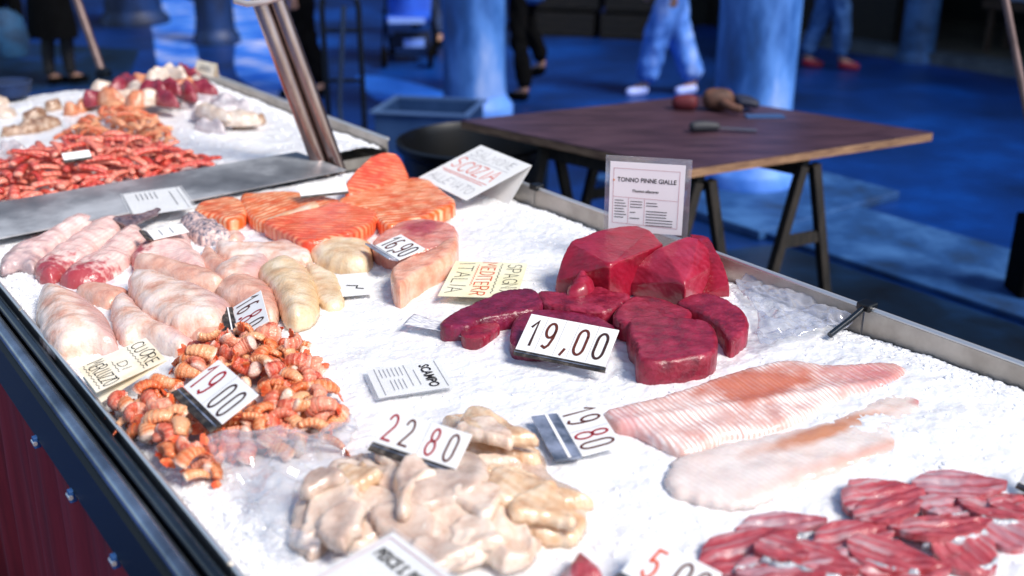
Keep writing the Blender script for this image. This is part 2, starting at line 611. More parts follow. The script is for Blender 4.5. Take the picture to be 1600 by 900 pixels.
mb = MB(); bbox_s(-.4, 9, -.05, .25, 0, .1, mb); mb.build('sill', mat('pale_sill', BL('#4d5660'), rough=.7, noise=5, cols=[BL('#30383f'), BL('#5d656c')]), bd, base=bl_)
mb = MB(); bbox_s(.0, 9, .252, 2.6, 0, .08, mb); mb.build('shop_floor', mat('shop_floor', BL('#2a2a24'), rough=.7, noise=3, cols=[BL('#34302a'), BL('#5c5648')]), bd, base=bl_)
for s in (1.0,):
    mb = MB(); bbox_s(-1.58, s, .26, .5, .0, 2.99, mb); mb.build('shutter', m_wood, bd, base=bl_)
mb = MB(); bbox_s(2.6, 5.5, .7, 1.2, .08, .85, mb); tag(mb.build('shop_counter', mat('olive_counter', BL('#2c2b24'), rough=.7, noise=3, cols=[BL('#3c382e'), BL('#645a48')]), None), 'dark olive shop counter inside the shopfront', 'counter')
mb = MB(); bbox_s(1.75, 2.6, .55, 1.0, .5, .58, mb); 
for a, b_ in ((1.8, .6), (2.5, .6), (1.8, .95), (2.5, .95)): bbox_s(a, a + .05, b_, b_ + .04, .08, .5, mb)
tag(mb.build('display_table', mat('brown_bench', BL('#3a2a1e'), rough=.7)), 'small brown display table in front of the shop counter', 'table')
mb = MB(); bbox_s(1.9, 2.45, .6, .95, .582, .74, mb); tag(mb.build('white_crate', mat('pale_grey_plastic', BL('#8a97b8'), rough=.5), bevel=.02), 'pale crate lying on the small brown display table', 'crate')

bf = MB(); bf.box((-3, 19.4, 4), (44, .6, 8)); 
fac = empty('market_hall', (-3, 19, 0), 'long dark market building closing the back of the square', 'building')
bf.build('wall', m_dark, fac, base=(-3, 19, 0))
for k in range(10):
    w_ = MB(); w_.box((-21 + k * 4, 19.05, 1.6), (1.6, .08, 2.6)); w_.build('door', mat('navy_door', BL('#0a1a30'), rough=.5), fac, base=(-3, 19, 0))

# stacked dark boxes between the walkers
q0 = P(925, 56, 0)
for i, (dx, dy, z, w_, h) in enumerate([(-.3, .15, 0, .75, .3), (.5, -.1, 0, .75, .3), (-.25, .15, .302, .75, .3), (.52, -.1, .302, .7, .28), (.1, .05, .606, .72, .3), (-.28,.2,.91,.7,.3),(.5,0.,.91,.7,.3)]):
    mb = MB(); 
    mb.box((0, 0, h / 2), (w_, .5, h)); 
    e = empty('fish_crate', (q0[0] + dx, q0[1] + dy, z), ['black slatted crate at the floor, left foot of the dark stack', 'black slatted crate at the floor, right foot of the dark stack', 'black crate second up on the left of the dark stack', 'black crate second up on the right of the dark stack', 'black crate bridging the middle of the dark stack', 'black crate topping the left of the dark stack', 'black crate topping the right of the dark stack'][i], 'crate', 'dark crates stacked behind the walkers')
    e.rotation_euler = (0, 0, -.25)
    mb = MB(); mb.box((0, 0, .01), (w_, .5, .02)); mb.build('bottom', m_wood, e)
    mb = MB()
    for k in range(3):
        zz = .03 + (h - .06) * (k + .5) / 3
        for sy in (-1, 1): mb.box((0, sy * .24, zz), (w_, .02, h / 4.2))
        for sx in (-1, 1): mb.box((sx * (w_ / 2 - .01), 0, zz), (.02, .458, h / 4.2))
    mb.build('slats', m_wood, e)

# ------------------------------------------------------------------ people
m_skin = mat('skin', (.35, .2, .15), rough=.5, sss=.1)
def skin_mesh(name, verts, edges, rad, m, parent=None, levels=2):
    cloth = name in ('trousers', 'jacket', 'jacket_hem')
    if cloth: levels = 3
    me = bpy.data.meshes.new(name)
    me.from_pydata([tuple(v) for v in verts], edges, [])
    o = bpy.data.objects.new(name + '_tmp', me)
    COL.objects.link(o)
    md = o.modifiers.new('skin', 'SKIN')
    if not me.skin_vertices:
        bpy.context.view_layer.update()
    sv = me.skin_vertices[0].data
    for i, r in enumerate(rad):
        sv[i].radius = (r, r) if not hasattr(r, '__len__') else r
    sv[0].use_root = True
    md.use_smooth_shade = True
    ss = o.modifiers.new('sub', 'SUBSURF'); ss.levels = levels; ss.render_levels = levels
    dg = bpy.context.evaluated_depsgraph_get()
    nm = bpy.data.meshes.new_from_object(o.evaluated_get(dg))
    nm.name = name
    bpy.data.objects.remove(o)
    nm.materials.clear(); nm.materials.append(m)
    if cloth:
        o3 = RNG.random() * 60
        for v in nm.vertices:
            q = Vector((v.co.x * 13 + o3, v.co.y * 13, v.co.z * 7))
            f_ = 1 - 2 * abs(mnoise.noise(q))
            v.co += v.normal * (.016 * (f_ - .5) + .008 * mnoise.noise(q * 2.3))
    r = bpy.data.objects.new(name, nm)
    COL.objects.link(r)
    nm.polygons.foreach_set('use_smooth', [True] * len(nm.polygons))
    if parent is not None: r.parent = parent
    return r

def person(label, fl, fr, face, top_m, leg_m, shoe_m, hip_fwd=0., coat=None, lift=(0, 0), legw=1., hair_m=None, bare=False, arms=((.05, -.05), (.05, -.05)), height=1.72, hem=0.):
    """fl, fr: world xy of the ankles; face: heading angle."""
    f = Vector((math.cos(face), math.sin(face), 0)); s = Vector((-f.y, f.x, 0))
    FL, FR = Vector((fl[0], fl[1], .08 + lift[0])), Vector((fr[0], fr[1], .08 + lift[1]))
    k = height / 1.72
    hip = (FL + FR) / 2; hip.z = .93 * k; hip += f * hip_fwd
    base = Vector((hip.x, hip.y, 0))
    e = empty('person', base, label, 'person')
    L = lambda v: v - base
    hipL, hipR = hip + s * .09, hip - s * .09
    def knee(h, a, l): return (h + a) / 2 + f * (.05 + l * .3) + Vector((0, 0, .02))
    kL, kR = knee(hipL, FL, lift[0]), knee(hipR, FR, lift[1])
    sp, ch, nk = hip + Vector((0, 0, .2 * k)), hip + Vector((0, 0, .42 * k)) + f * .01, hip + Vector((0, 0, .57 * k)) + f * .02
    jaw, hd, cr = nk + Vector((0, 0, .09)) + f * .03, nk + Vector((0, 0, .17)) + f * .02, nk + Vector((0, 0, .25)) + f * .01
    shL, shR = ch + s * .18 + Vector((0, 0, .09)), ch - s * .18 + Vector((0, 0, .09))
    elL, elR = shL + Vector((0, 0, -.3)) + f * arms[0][0] + s * .05, shR + Vector((0, 0, -.3)) + f * arms[1][0] - s * .05
    wrL, wrR = elL + Vector((0, 0, -.25)) + f * (arms[0][0] + arms[0][1] + .06), elR + Vector((0, 0, -.25)) + f * (arms[1][0] + arms[1][1] + .06)
    toe = lambda a, l: a + f * .13 + Vector((0, 0, -.04 - l * .25))
    vs_ = [hip, sp, ch, nk, jaw, hd, cr, hipL, kL, FL, toe(FL, lift[0]), hipR, kR, FR, toe(FR, lift[1]), shL, elL, wrL, shR, elR, wrR, hd + f * .105 + Vector((0, 0, -.03))]
    ed = [(0, 1), (1, 2), (2, 3), (3, 4), (4, 5), (5, 6), (0, 7), (7, 8), (8, 9), (9, 10), (0, 11), (11, 12), (12, 13), (13, 14), (2, 15), (15, 16), (16, 17), (2, 18), (18, 19), (19, 20), (5, 21)]
    # hands: palm and five fingers on each wrist
    for wi, sg in ((17, 1), (20, -1)):
        w0 = vs_[wi]; pal = w0 + Vector((0, 0, -.07)) + f * .01
        vs_.append(pal); pi_ = len(vs_) - 1; ed.append((wi, pi_))
        for q_ in range(4):
            vs_.append(pal + f * (-.025 + .018 * q_) + Vector((0, 0, -.045))); ed.append((pi_, len(vs_) - 1)); vs_.append(vs_[-1] + Vector((0, 0, -.035 - .008 * (q_ in (1, 2)))) - s * sg * .012); ed.append((len(vs_) - 2, len(vs_) - 1))
        vs_.append(w0 + f * .035 + Vector((0, 0, -.05))); ed.append((wi, len(vs_) - 1)); vs_.append(vs_[-1] + f * .012 + Vector((0, 0, -.03))); ed.append((len(vs_) - 2, len(vs_) - 1))
    rad = [.125, .115, .125, .052, .06, .088, .05, .085, .058, .04, .03, .085, .058, .04, .03, .055, .042, .027, .055, .042, .027, .014]
    rad += [.028 if False else .026] * 0
    while len(rad) < len(vs_): rad.append(.009)
    for wi in (22, 22 + 11): rad[wi] = .028
    skin_mesh('body', [L(v) for v in vs_], ed, rad, leg_m if False else (bare or m_skin), e, 1)
    # trousers
    if coat is None:
        tv = [hip, hip + Vector((0, 0, .1)), hipL, kL, FL + Vector((0, 0, .02)), hipR, kR, FR + Vector((0, 0, .02))]
        skin_mesh('trousers', [L(v) for v in tv], [(0, 1), (0, 2), (2, 3), (3, 4), (0, 5), (5, 6), (6, 7)], [.15, .14, .105 * legw, .085 * legw, .075 * legw, .105 * legw, .085 * legw, .075 * legw], leg_m, e, 2)
    else:
        mb = MB(); prof = [(.24, coat), (.235, coat + .1), (.2, .8), (.17, 1.05), (.19, 1.3), (.13, 1.45), (.07, 1.5)]
        n = 24; V_ = []; 
        for r, z in prof:
            for q_ in range(n):
                a = 2 * math.pi * q_ / n; rr = r * (1 + (.06 * math.sin(a * 7) if z < .8 else 0))
                v = s * rr * math.cos(a) + f * rr * .72 * math.sin(a); V_.append((v.x, v.y, z * k))
        F = [(i * n + q_, i * n + (q_ + 1) % n, (i + 1) * n + (q_ + 1) % n, (i + 1) * n + q_) for i in range(len(prof) - 1) for q_ in range(n)]
        mb.add(V_, F); mb.build('coat', top_m, e, smooth=True)
        for nm, kn, ft in (('stocking', kL, FL), ('stocking', kR, FR)):
            skin_mesh(nm, [L(kn + Vector((0, 0, .1))), L(kn), L((kn + ft) / 2 - f * .015), L(ft)], [(0, 1), (1, 2), (2, 3)], [.075, .066, .062, .046], leg_m, e, 2)
    # upper garment
    jv = [sp, hip + Vector((0, 0, .02)), ch, nk - Vector((0, 0, .05)), shL, elL, wrL, shR, elR, wrR]
    skin_mesh('jacket', [L(v) for v in jv], [(0, 1), (0, 2), (2, 3), (2, 4), (4, 5), (5, 6), (2, 7), (7, 8), (8, 9)], [.15, .165, .16, .08, .08, .062, .048, .08, .062, .048], top_m, e, 2)
    if hem:
        skin_mesh('jacket_hem', [L(hip + Vector((0, 0, .08))), L(hip - Vector((0, 0, hem * .5))), L(hip - Vector((0, 0, hem)))], [(0, 1), (1, 2)], [.165, .185, .19], top_m, e, 2)
    for a, l in ((FL, lift[0]), (FR, lift[1])):
        d = (toe(a, l) - a).normalized()
        skin_mesh('shoe', [L(a - f * .03 + Vector((0, 0, -.025))), L(a + d * .07 + Vector((0, 0, -.025))), L(a + d * .19 + Vector((0, 0, -.0)))], [(0, 1), (1, 2)], [.05, .05, .034], shoe_m, e, 2)
    skin_mesh('hair', [L(hd + Vector((0, 0, .05)) - f * .02), L(hd - f * .05), L(nk + Vector((0, 0, .06)) - f * .06)], [(0, 1), (1, 2)], [.1, .09, .06], hair_m or mat('dark_hair', (.02, .015, .012), rough=.5), e, 2)
    return e

blk = mat('black_cloth', BL('#030304'), rough=.95, spec=.1, noise=10, cols=[BL('#020203'), BL('#06070a')])
navy = mat('navy_cloth', BL('#0a1c3c'), rough=.85, noise=8, cols=[BL('#081428'), BL('#12305f')])
denim = mat('washed_denim', BL('#12407c'), rough=.8, noise=9, cols=[BL('#0a2750'), BL('#1b59a8')])
palebl = mat('blue_cast_white_trousers', BL('#3f86f5'), rough=.8, noise=5, cols=[BL('#2255a8'), BL('#4f86e0'), BL('#a4bcf4')], stretch=(1, 1, .5))  # white cloth, with the blue cast of the background light in its colour
midbl = mat('light_jeans', BL('#2a6cc8'), rough=.8, noise=6, cols=[BL('#1c4276'), BL('#4474b4')])
redsh = mat('red_shoe', BL('#8c1030'), rough=.5)
violet = mat('violet_top', BL('#4d3fa0'), rough=.8)
wht = mat('white_shoe', BL('#a9bcff'), rough=.5)
def g2(x, y): return tuple(P(x, y, 0)[:2])
person('woman in a knee-length black coat and dark stockings behind the stall', g2(80, 134), g2(113, 132), math.radians(60), blk, mat('dark_stocking', BL('#0a0a10'), rough=.7), blk, coat=.42)
person('walker in a denim jacket and tight black trousers, one foot raised', g2(822, 158), tuple(P(848, 120, .12)[:2]), math.radians(150), denim, blk, blk, lift=(0, .14), hip_fwd=.1, legw=.85, hem=.2)
person('walker in loose white trousers behind the brown table', g2(1008, 148), g2(1084, 146), math.radians(200), violet, palebl, wht, legw=1.35)
person('striding passer-by in light jeans and red shoes', g2(1256, 104), g2(1312, 108), math.radians(-15), navy, midbl, redsh, legw=1.05)
person('figure in dark clothes half hidden behind the leaning steel post', g2(470, 150), g2(505, 152), math.radians(200), navy, blk, blk)
person('person in dark clothes pushing the blue pushchair', g2(655, 42), g2(688, 72), math.radians(250), blk, navy, blk)
person('person in dark clothes at the far left behind the stall', g2(-5, 60), g2(32, 62), math.radians(30), navy, blk, blk)
# woman's bag
b_ = P(45, 105, .35)
e = empty('shoulder_bag', (b_[0] - .12, b_[1] , .42), 'slouchy teal bag hanging at the side of the black-coated woman', 'bag')
mb = MB(); mb.lathe([(.05, .0), (.12, .02), (.15, .15), (.12, .3), (.06, .36)], (0, 0, 0), 20); mb.build('pouch', mat('teal_cloth', BL('#0b2c48'), rough=.8, noise=9, cols=[BL('#08203a'), BL('#134a72')]), e, smooth=True)
mb = MB(); mb.tube([(-.06, 0, .33), (-.03, 0, .65), (.1, 0, .9), (.13, 0, .65), (.06, 0, .33)], .012); mb.build('strap', blk, e, smooth=True)

# pushchair
q = P(640, 100, 0)
e = empty('pushchair', (q[0], q[1] + .15, 0), 'blue fabric pushchair with dark frame beyond the folded trolley', 'pushchair')
blue_f = mat('bright_blue_fabric', BL('#0f5fe8'), rough=.7, noise=6, cols=[BL('#083fb0'), BL('#125fe0')])
mb = MB(); mb.add([(-.2, -.28, .42), (.2, -.28, .42), (.2, .05, .36), (-.2, .05, .36), (-.23, .28, .95), (.23, .28, .95), (.23, .22, .97), (-.23, .22, .97), (.2, -.02, .45), (-.2, -.02, .45), (.2, -.28, .47), (-.2, -.28, .47)],
                [(0, 3, 2, 1), (3, 4, 5, 2), (4, 7, 6, 5), (7, 9, 8, 6), (9, 11, 10, 8), (11, 0, 1, 10), (0, 11, 9, 3), (3, 9, 7, 4), (1, 2, 8, 10), (2, 5, 6, 8)])
mb.build('seat', blue_f, e, bevel=.02)
mb = MB(); mb.add([(-.22, -.3, .82), (.22, -.3, .82), (.24, .0, 1.12), (-.24, 0, 1.12), (.24, .3, .98), (-.24, .3, .98)], [(0, 1, 2, 3), (3, 2, 4, 5), (3, 2, 1, 0), (5, 4, 2, 3)][:2]); 
o_ = mb.build('hood', blue_f, e); sm = o_.modifiers.new('thick', 'SOLIDIFY'); sm.thickness = .02
mb = MB()
for sx in (-1, 1):
    mb.tube([(sx * .24, -.35, .1), (sx * .24, .2, .6), (sx * .24, .5, 1.05)], .012); mb.tube([(sx * .24, .35, .1), (sx * .24, -.1, .5)], .012)
mb.tube([(-.24, .5, 1.05), (.24, .5, 1.05)], .015); mb.tube([(-.24, -.3, .14), (.24, -.3, .14)], .01)
mb.build('frame', blk, e, smooth=True)
mb = MB(); mb.box((0, -.29, .43), (.34, .03, .05)); mb.build('footrest', mat('pale_strip', BL('#8fb2ff'), rough=.4), e)
mb = MB(); mb.box((0, .05, .2), (.36, .36, .12)); mb.build('basket', mat('dark_mesh', BL('#0a1a38'), rough=.8), e, bevel=.02)
mb = MB(); mb.box((.05, -.14, .2), (.2, .02, .08)); mb.build('tag_panel', mat('pale_strip2', BL('#7fa6ff'), rough=.4), e)
for sx in (-1, 1):
    for yy in (-.35, .35):
        mb = MB(); mb.tube([(sx * .22 - .02, yy, .1), (sx * .22 + .02, yy, .1)], .1, 20); mb.build('wheel', blk, e, smooth=True)

# ------------------------------------------------------------------ furniture behind the stall
TZ = .78
tc_ = [P(720, 188, TZ), P(1090, 149, TZ), P(1458, 207, TZ), P(1075, 264, TZ)]
cx = sum(tc_) / 4
te = empty('trestle_table', (cx[0], cx[1], 0), 'brown board table on dark trestles behind the stall', 'table')
m_board = mat('brown_board', BL('#4a3038'), rough=.4, noise=4, cols=[BL('#302028'), BL('#45303a'), BL('#58404a')], stretch=(1, 5, 1), detail=6)
mb = MB(); mb.prism([tuple(p[:2]) for p in tc_][::-1], TZ - .004, TZ); mb.build('tabletop', m_board, te, base=(cx[0], cx[1], 0))
mb = MB(); mb.prism([tuple(p[:2] * .9995 + cx[:2] * .0005) for p in tc_][::-1], TZ - .034, TZ - .0045); mb.build('board_edge', mat('raw_plywood_edge', BL('#8a6a50'), rough=.7, noise=12, cols=[BL('#6a4a3a'), BL('#b08a68')], stretch=(1, 1, 8)), te, base=(cx[0], cx[1], 0))
m_tre = mat('dark_trestle_wood', BL('#1c1a18'), rough=.7, noise=8, cols=[BL('#0c0c0c'), BL('#241f1b'), BL('#38302a')], stretch=(6, 6, 1))
def lerp(a, b_, t): return a + (b_ - a) * t
Lc, Bc, Rc, Fc = tc_
wdir = (Rc - Fc); wdir = wdir / np.linalg.norm(wdir)
for t_side in (.09, .50):
    a0 = lerp(Lc, Bc, t_side); a1 = lerp(Fc, Rc, t_side)
    p0 = lerp(a0, a1, .33 if t_side < .3 else .12); p1 = lerp(a0, a1, .97)
    ht = TZ - .036
    tr = MB()
    dirb = (p1 - p0) / np.linalg.norm(p1 - p0)
    ex = p0 - dirb * .05; ey = p1 - dirb * .01
    zc = np.array([0, 0, ht - .035 - TZ])
    MM = Matrix.Translation(Vector((ex + ey) / 2 + zc)) @ Matrix.Rotation(math.atan2(dirb[1], dirb[0]), 4, 'Z')
    tr.box((0, 0, 0), (float(np.linalg.norm(ey - ex)), .05, .07), MM)
    tr.build('trestle_beam', m_tre, te, base=(cx[0], cx[1], 0))
    for pq in (p0, p1):
        lg = MB()
        for sg in (-1, 1):
            top = np.array([*(pq + wdir * sg * .03)[:2], ht - .03]); bot = np.array([*(pq + wdir * sg * .2)[:2], 0])
            d = Vector(bot - top); MM = Matrix.Translation(Vector((top + bot) / 2)) @ d.to_track_quat('Z', 'Y').to_matrix().to_4x4()
            lg.box((0, 0, 0), (.035, .035, d.length), MM)
        a = pq + wdir * .105; b2 = pq - wdir * .105
        d = Vector(b2 - a); MM = Matrix.Translation(Vector(((a + b2) / 2)[:2].tolist() + [.42])) @ Matrix.Rotation(math.atan2(d.y, d.x), 4, 'Z')
        lg.box((0, 0, 0), (d.length, .022, .045), MM)
        lg.build('leg', m_tre, te, base=(cx[0], cx[1], 0))

# work gloves and scraper on the table
q = P(1120, 172, TZ)
ge = empty('work_glove', (q[0] + .02, q[1], TZ), 'tan and navy work glove with a red cuff lying on the brown table', 'glove')
def blob(name, c, r, m, parent, sub=3, amp=.1):
    bm = bmesh.new(); bmesh.ops.create_icosphere(bm, subdivisions=sub, radius=1)
    o_ = RNG.random() * 50
    for v in bm.verts:
        k = 1 + amp * mnoise.noise(Vector(v.co) * 1.7 + Vector((o_, 0, 0)))
        v.co = Vector((c[0] + v.co.x * r[0] * k, c[1] + v.co.y * r[1] * k, c[2] + max(v.co.z * r[2] * k, -r[2] * .8)))
    for f in bm.faces: f.smooth = True
    me = bpy.data.meshes.new(name); bm.to_mesh(me); bm.free(); me.materials.append(m)
    o = bpy.data.objects.new(name, me); COL.objects.link(o); o.parent = parent
    return o
tan = mat('tan_leather', BL('#5a3a2c'), rough=.7, noise=14, cols=[BL('#3a2620'), BL('#70493a')])
nav = mat('navy_rubber', BL('#0a1430'), rough=.6)
red_ = mat('dull_red_cloth', BL('#5a1420'), rough=.7)
skin_mesh('palm', [(-.09, 0, .045), (-.03, 0, .05), (.06, .0, .045)], [(0, 1), (1, 2)], [.045, .055, .05], tan, ge, 2)
for k in range(4):
    yy = -.045 + .03 * k
    skin_mesh('finger', [(.05, yy, .045), (.11, yy * 1.2, .04), (.15 + .01 * (k in (1, 2)), yy * 1.25, .03)], [(0, 1), (1, 2)], [.02, .018, .015], nav, ge, 2)
skin_mesh('thumb', [(-.02, -.05, .05), (.03, -.095, .03), (.07, -.11, .025)], [(0, 1), (1, 2)], [.022, .02, .016], tan, ge, 2)
skin_mesh('cuff', [(-.1, 0, .035), (-.16, .01, .03), (-.22, .02, .028)], [(0, 1), (1, 2)], [.04, .04, .034], red_, ge, 2)
q = P(1115, 207, TZ)
se = empty('scraper', (q[0], q[1], TZ), 'grey-handled steel scraper lying beside the glove on the table', 'knife')
skin_mesh('handle', [(-.1, 0, .022), (-.04, .01, .024), (.03, .015, .02)], [(0, 1), (1, 2)], [.022, .024, .016], mat('grey_rubber', BL('#2e3038'), rough=.6), se, 2)
mb = MB(); mb.add([(.02, .005, .014), (.17, -.004, .006), (.175, .02, .006), (.02, .027, .014), (.02, .005, .018), (.17, -.004, .009), (.175, .02, .009), (.02, .027, .018)], [(0, 1, 2, 3), (4, 7, 6, 5), (0, 4, 5, 1), (1, 5, 6, 2), (2, 6, 7, 3), (3, 7, 4, 0)])
mb.build('blade', mat('dull_steel', BL('#8a8a90'), rough=.4, metal=.8), se)
mb = MB(); q = P(1195, 183, TZ); mb.box((0, 0, .003), (.16, .07, .005)); o_ = mb.build('rag', mat('blue_rag', BL('#2d4f80'), rough=.9), base=(0, 0, 0)); o_.location = (q[0], q[1], TZ + .001); tag(o_, 'small flat blue rag at the right of the work glove', 'cloth')

# black tub
q = P(722, 262, .62)
te2 = empty('plastic_tub', (q[0] + .05, q[1] + .28, .0), 'large round black tub between stall and brown table', 'tub')
bp = mat('black_plastic', BL('#07090d'), rough=.35)
mb = MB(); R_ = .33
mb.lathe([(R_ * .8, 0), (R_ * .9, .3), (R_ * .97, .62), (R_ * 1.04, .64), (R_ * 1.05, .67), (R_ * 1.0, .675), (R_ * .95, .64), (R_ * .85, .1)], (0, 0, 0), 40); mb.build('tub_body', bp, te2, smooth=True)
# translucent crate
q = P(672, 232, 0)
ce = empty('plastic_crate', (q[0], q[1] + .1, 0), 'grey-blue plastic crate on the ground at the foot of the thick column', 'crate')
cm = mat('grey_blue_plastic', BL('#2f5a9c'), rough=.35, noise=3, cols=[BL('#24406a'), BL('#3a5886')])
mb = MB()
w_, d_, h_ = .62, .5, .26
for (a, b2, c, d2) in ((-w_ / 2, -d_ / 2, w_, .018), (-w_ / 2, d_ / 2 - .018, w_, .018)):
    mb.box((a + c / 2, b2 + d2 / 2, h_ / 2), (c, d2, h_))
for sx in (-1, 1): mb.box((sx * (w_ / 2 - .009), 0, h_ / 2), (.018, d_ - .037, h_))
mb.build('wall', cm, ce)
mb = MB(); mb.box((0, 0, .012), (w_ - .038, d_ - .038, .02)); mb.build('bottom', cm, ce)
mb = MB()
for sy in (-1, 1): mb.box((0, sy * (d_ / 2 + .004), h_ + .008), (w_ + .05, .035, .015))
for sx in (-1, 1): mb.box((sx * (w_ / 2 + .004), 0, h_ + .008), (.035, d_ - .03, .015))
mb.build('rim', mat('pale_blue_plastic', BL('#55739f'), rough=.35), ce)
ce.rotation_euler = (0, 0, -.2)

# folded trolley
q = P(546, 262, 0)
he = empty('hand_trolley', (q[0], q[1], 0), 'folded steel hand trolley standing behind the leaning post', 'trolley')
dm = mat('dark_steel', BL('#141c26'), rough=.4, metal=.6); gm = mat('grey_steel_tube', BL('#3a4a66'), rough=.35, metal=.7)
for sx in (-.11, .11):
    mb = MB(); mb.tube([(sx, 0, 0.05), (sx, 0, .98), (sx * .9, 0, 1.04)], .017); mb.build('upright', dm, he, smooth=True)
mb = MB(); mb.tube([(-.1, 0, 1.04), (-.06, -.0, 1.07), (.06, -.02, 1.05), (.1, 0, 1.04)], .016); mb.build('handle', gm, he, smooth=True)
mb = MB(); mb.tube([(.03, -.05, 1.0), (-.03, -.06, .4)], .016); mb.tube([(-.03, -.06, .4), (.0, -.1, .05)], .014); mb.build('fold_arm', gm, he, smooth=True)
for z in (.25, .55, .85):
    mb = MB(); mb.tube([(-.11, 0, z), (.11, 0, z)], .012); mb.build('crossbar', dm, he, smooth=True)
mb = MB(); mb.box((0, -.1, .03), (.3, .22, .012)); mb.build('toe_plate', dm, he)
for sx in (-1, 1):
    mb = MB(); mb.tube([(sx * .15 - .02, .06, .08), (sx * .15 + .02, .06, .08)], .08, 20); mb.build('wheel', blk, he, smooth=True)

# post with black foot at the right
q = P(1600, 482, 0)
be = empty('barrier_post', (q[0] + .06, q[1] + .1, 0), 'short mauve post on a tall black foot at the right edge', 'post')
mb = MB(); mb.box((0, 0, .19), (.16, .16, .38)); mb.build('foot', blk, be, bevel=.01)
mb = MB(); mb.box((0, 0, .52), (.11, .11, .28)); mb.build('shaft', mat('mauve_paint', BL('#33243c'), rough=.6), be)
mb = MB(); mb.box((0, 0, .675), (.125, .125, .03)); mb.build('cap', mat('pale_cap', BL('#7a7fb0'), rough=.5), be)

# ------------------------------------------------------------------ the stall
m_steel = mat('brushed_steel', BL('#9a958f'), rough=.4, metal=.55, noise=9, cols=[BL('#8d857c'), BL('#a8a097'), BL('#bdb6ae')], bump=.06, bscale=200)
m_rim = mat('steel_rim', BL('#dcdcdc'), rough=.3, metal=.7)
m_dkrail = mat('dark_glossy_rail', BL('#101418'), rough=.22, metal=.3, coat=.3, noise=5, cols=[BL('#080b0e'), BL('#141d27'), BL('#2a3644')])
m_chrome = mat('dull_chrome_rail', BL('#8f98a6'), rough=.24, metal=.9, noise=6, cols=[BL('#5c6470'), BL('#8f98a6'), BL('#b4bcc8')])
m_band = mat('dark_rail_band', BL('#181a16'), rough=.35, spec=.3, noise=4, cols=[BL('#070704'), BL('#14140f')], stretch=(1, 1, 3))
m_red = mat('dark_red_cloth', BL('#5a1624'), rough=.8, noise=5, cols=[BL('#701018'), BL('#8a1820'), BL('#98242c')], stretch=(6, 6, .4))
V0, V1 = .385, 1.69
U0, U1 = -.10, 4.52
def wpoly(u0, u1, v0, v1): return [tuple(W(a, b_)[:2]) for a, b_ in ((u0, v0), (u0, v1), (u1, v1), (u1, v0))]
sb = tuple(W(2.2, 1.03, 0))
stall = empty('fish_stall', sb, 'long market stall with dark glossy front rails and a red cloth skirt', 'stall')
mb = MB(); mb.prism(wpoly(U0 + .02, U1 - .02, V0 + .01, V1 - .03), .80, .86); mb.build('bed', m_dkrail, stall, base=sb)
for uu in (.1, 1.5, 2.9, 4.3):
    for v_ in (.48, 1.6):
        mb = MB(); mb.tube([W(uu, v_, 0), W(uu, v_, .8)], .025); mb.build('leg', m_steel, stall, smooth=True, base=sb)
mb = MB(); mb.tube([W(U0, .368, .918), W(U1, .368, .918)], .010, 14); mb.build('front_rail', m_dkrail, stall, smooth=True, base=sb)
mb = MB(); mb.tube([W(U0, .343, .905), W(U1, .343, .905)], .0135, 16); mb.build('front_rail', m_chrome, stall, smooth=True, base=sb)
def extrude_prof(prof, u0, u1, mb):
    n = len(prof)
    v = [W(u0, a, b_) for a, b_ in prof] + [W(u1, a, b_) for a, b_ in prof]
    mb.add(v, [tuple(range(n)), tuple(range(2 * n - 1, n - 1, -1))] + [((i + 1) % n, i, n + i, n + (i + 1) % n) for i in range(n)])
    return mb
extrude_prof([(.312, .835), (.306, .838), (.322, .895), (.330, .9), (.332, .835)], U0, U1, MB()).build('front_band', m_band, stall, base=sb)
extrude_prof([(.334, .862), (.334, .885), (.383, .893), (.383, .862)], U0, U1, MB()).build('rail_bracket', m_dkrail, stall, base=sb)
# red skirt with vertical folds
n = 300; us = np.linspace(U0, U1, n)
fold = .010 * np.sin(us * 26) + .006 * np.sin(us * 61 + 1) + .012 * fbm(us, us * 0, 5)
zz = [.834, .8, .6, .3, .04]
V_ = []
for z, a in zip(zz, (.1, .5, .9, 1.1, 1.3)):
    for u_, f_ in zip(us, fold): V_.append(W(u_, .320 - .004 + a * f_ - (.834 - z) * .02, z))
F = [(i * n + k, i * n + k + 1, (i + 1) * n + k + 1, (i + 1) * n + k) for i in range(len(zz) - 1) for k in range(n - 1)]
mb = MB(); mb.add(V_, F)
n2 = 40; vs2 = np.linspace(.32, 1.68, n2)
V2 = [W(U0 - .02 + .01 * math.sin(v_ * 30), v_, z) for z in zz for v_ in vs2]
mb.add(V2, [(i * n2 + k + 1, i * n2 + k, (i + 1) * n2 + k, (i + 1) * n2 + k + 1) for i in range(len(zz) - 1) for k in range(n2 - 1)])
o_ = mb.build('skirt', m_red, stall, smooth=True, base=sb)
sm = o_.modifiers.new('thick', 'SOLIDIFY'); sm.thickness = .003
# blue pegs
m_peg = mat('blue_peg_plastic', BL('#2a5288'), rough=.4)
for k, (px_, py_) in enumerate([(75, 683), (131, 766), (201, 866)]):
    c = P(px_, py_, .832); uu = float(c @ U)
    e = empty('cloth_peg', W(uu, .307, .834), ['blue peg clipping the red skirt, highest of the three', 'blue peg clipping the red skirt, middle of the three', 'blue peg clipping the red skirt, lowest of the three'][k], 'peg', 'blue pegs under the front rail')
    e.rotation_euler = (0, 0, math.atan2(U[1], U[0]))
    mb = MB(); mb.box((0, .002, -.004), (.012, .012, .022)); mb.build('jaw', m_peg, e, bevel=.002)
    mb = MB(); mb.tube([(-.008, .006, -.004), (.008, .006, -.004)], .004, 10); mb.build('spring', m_rim, e, smooth=True)

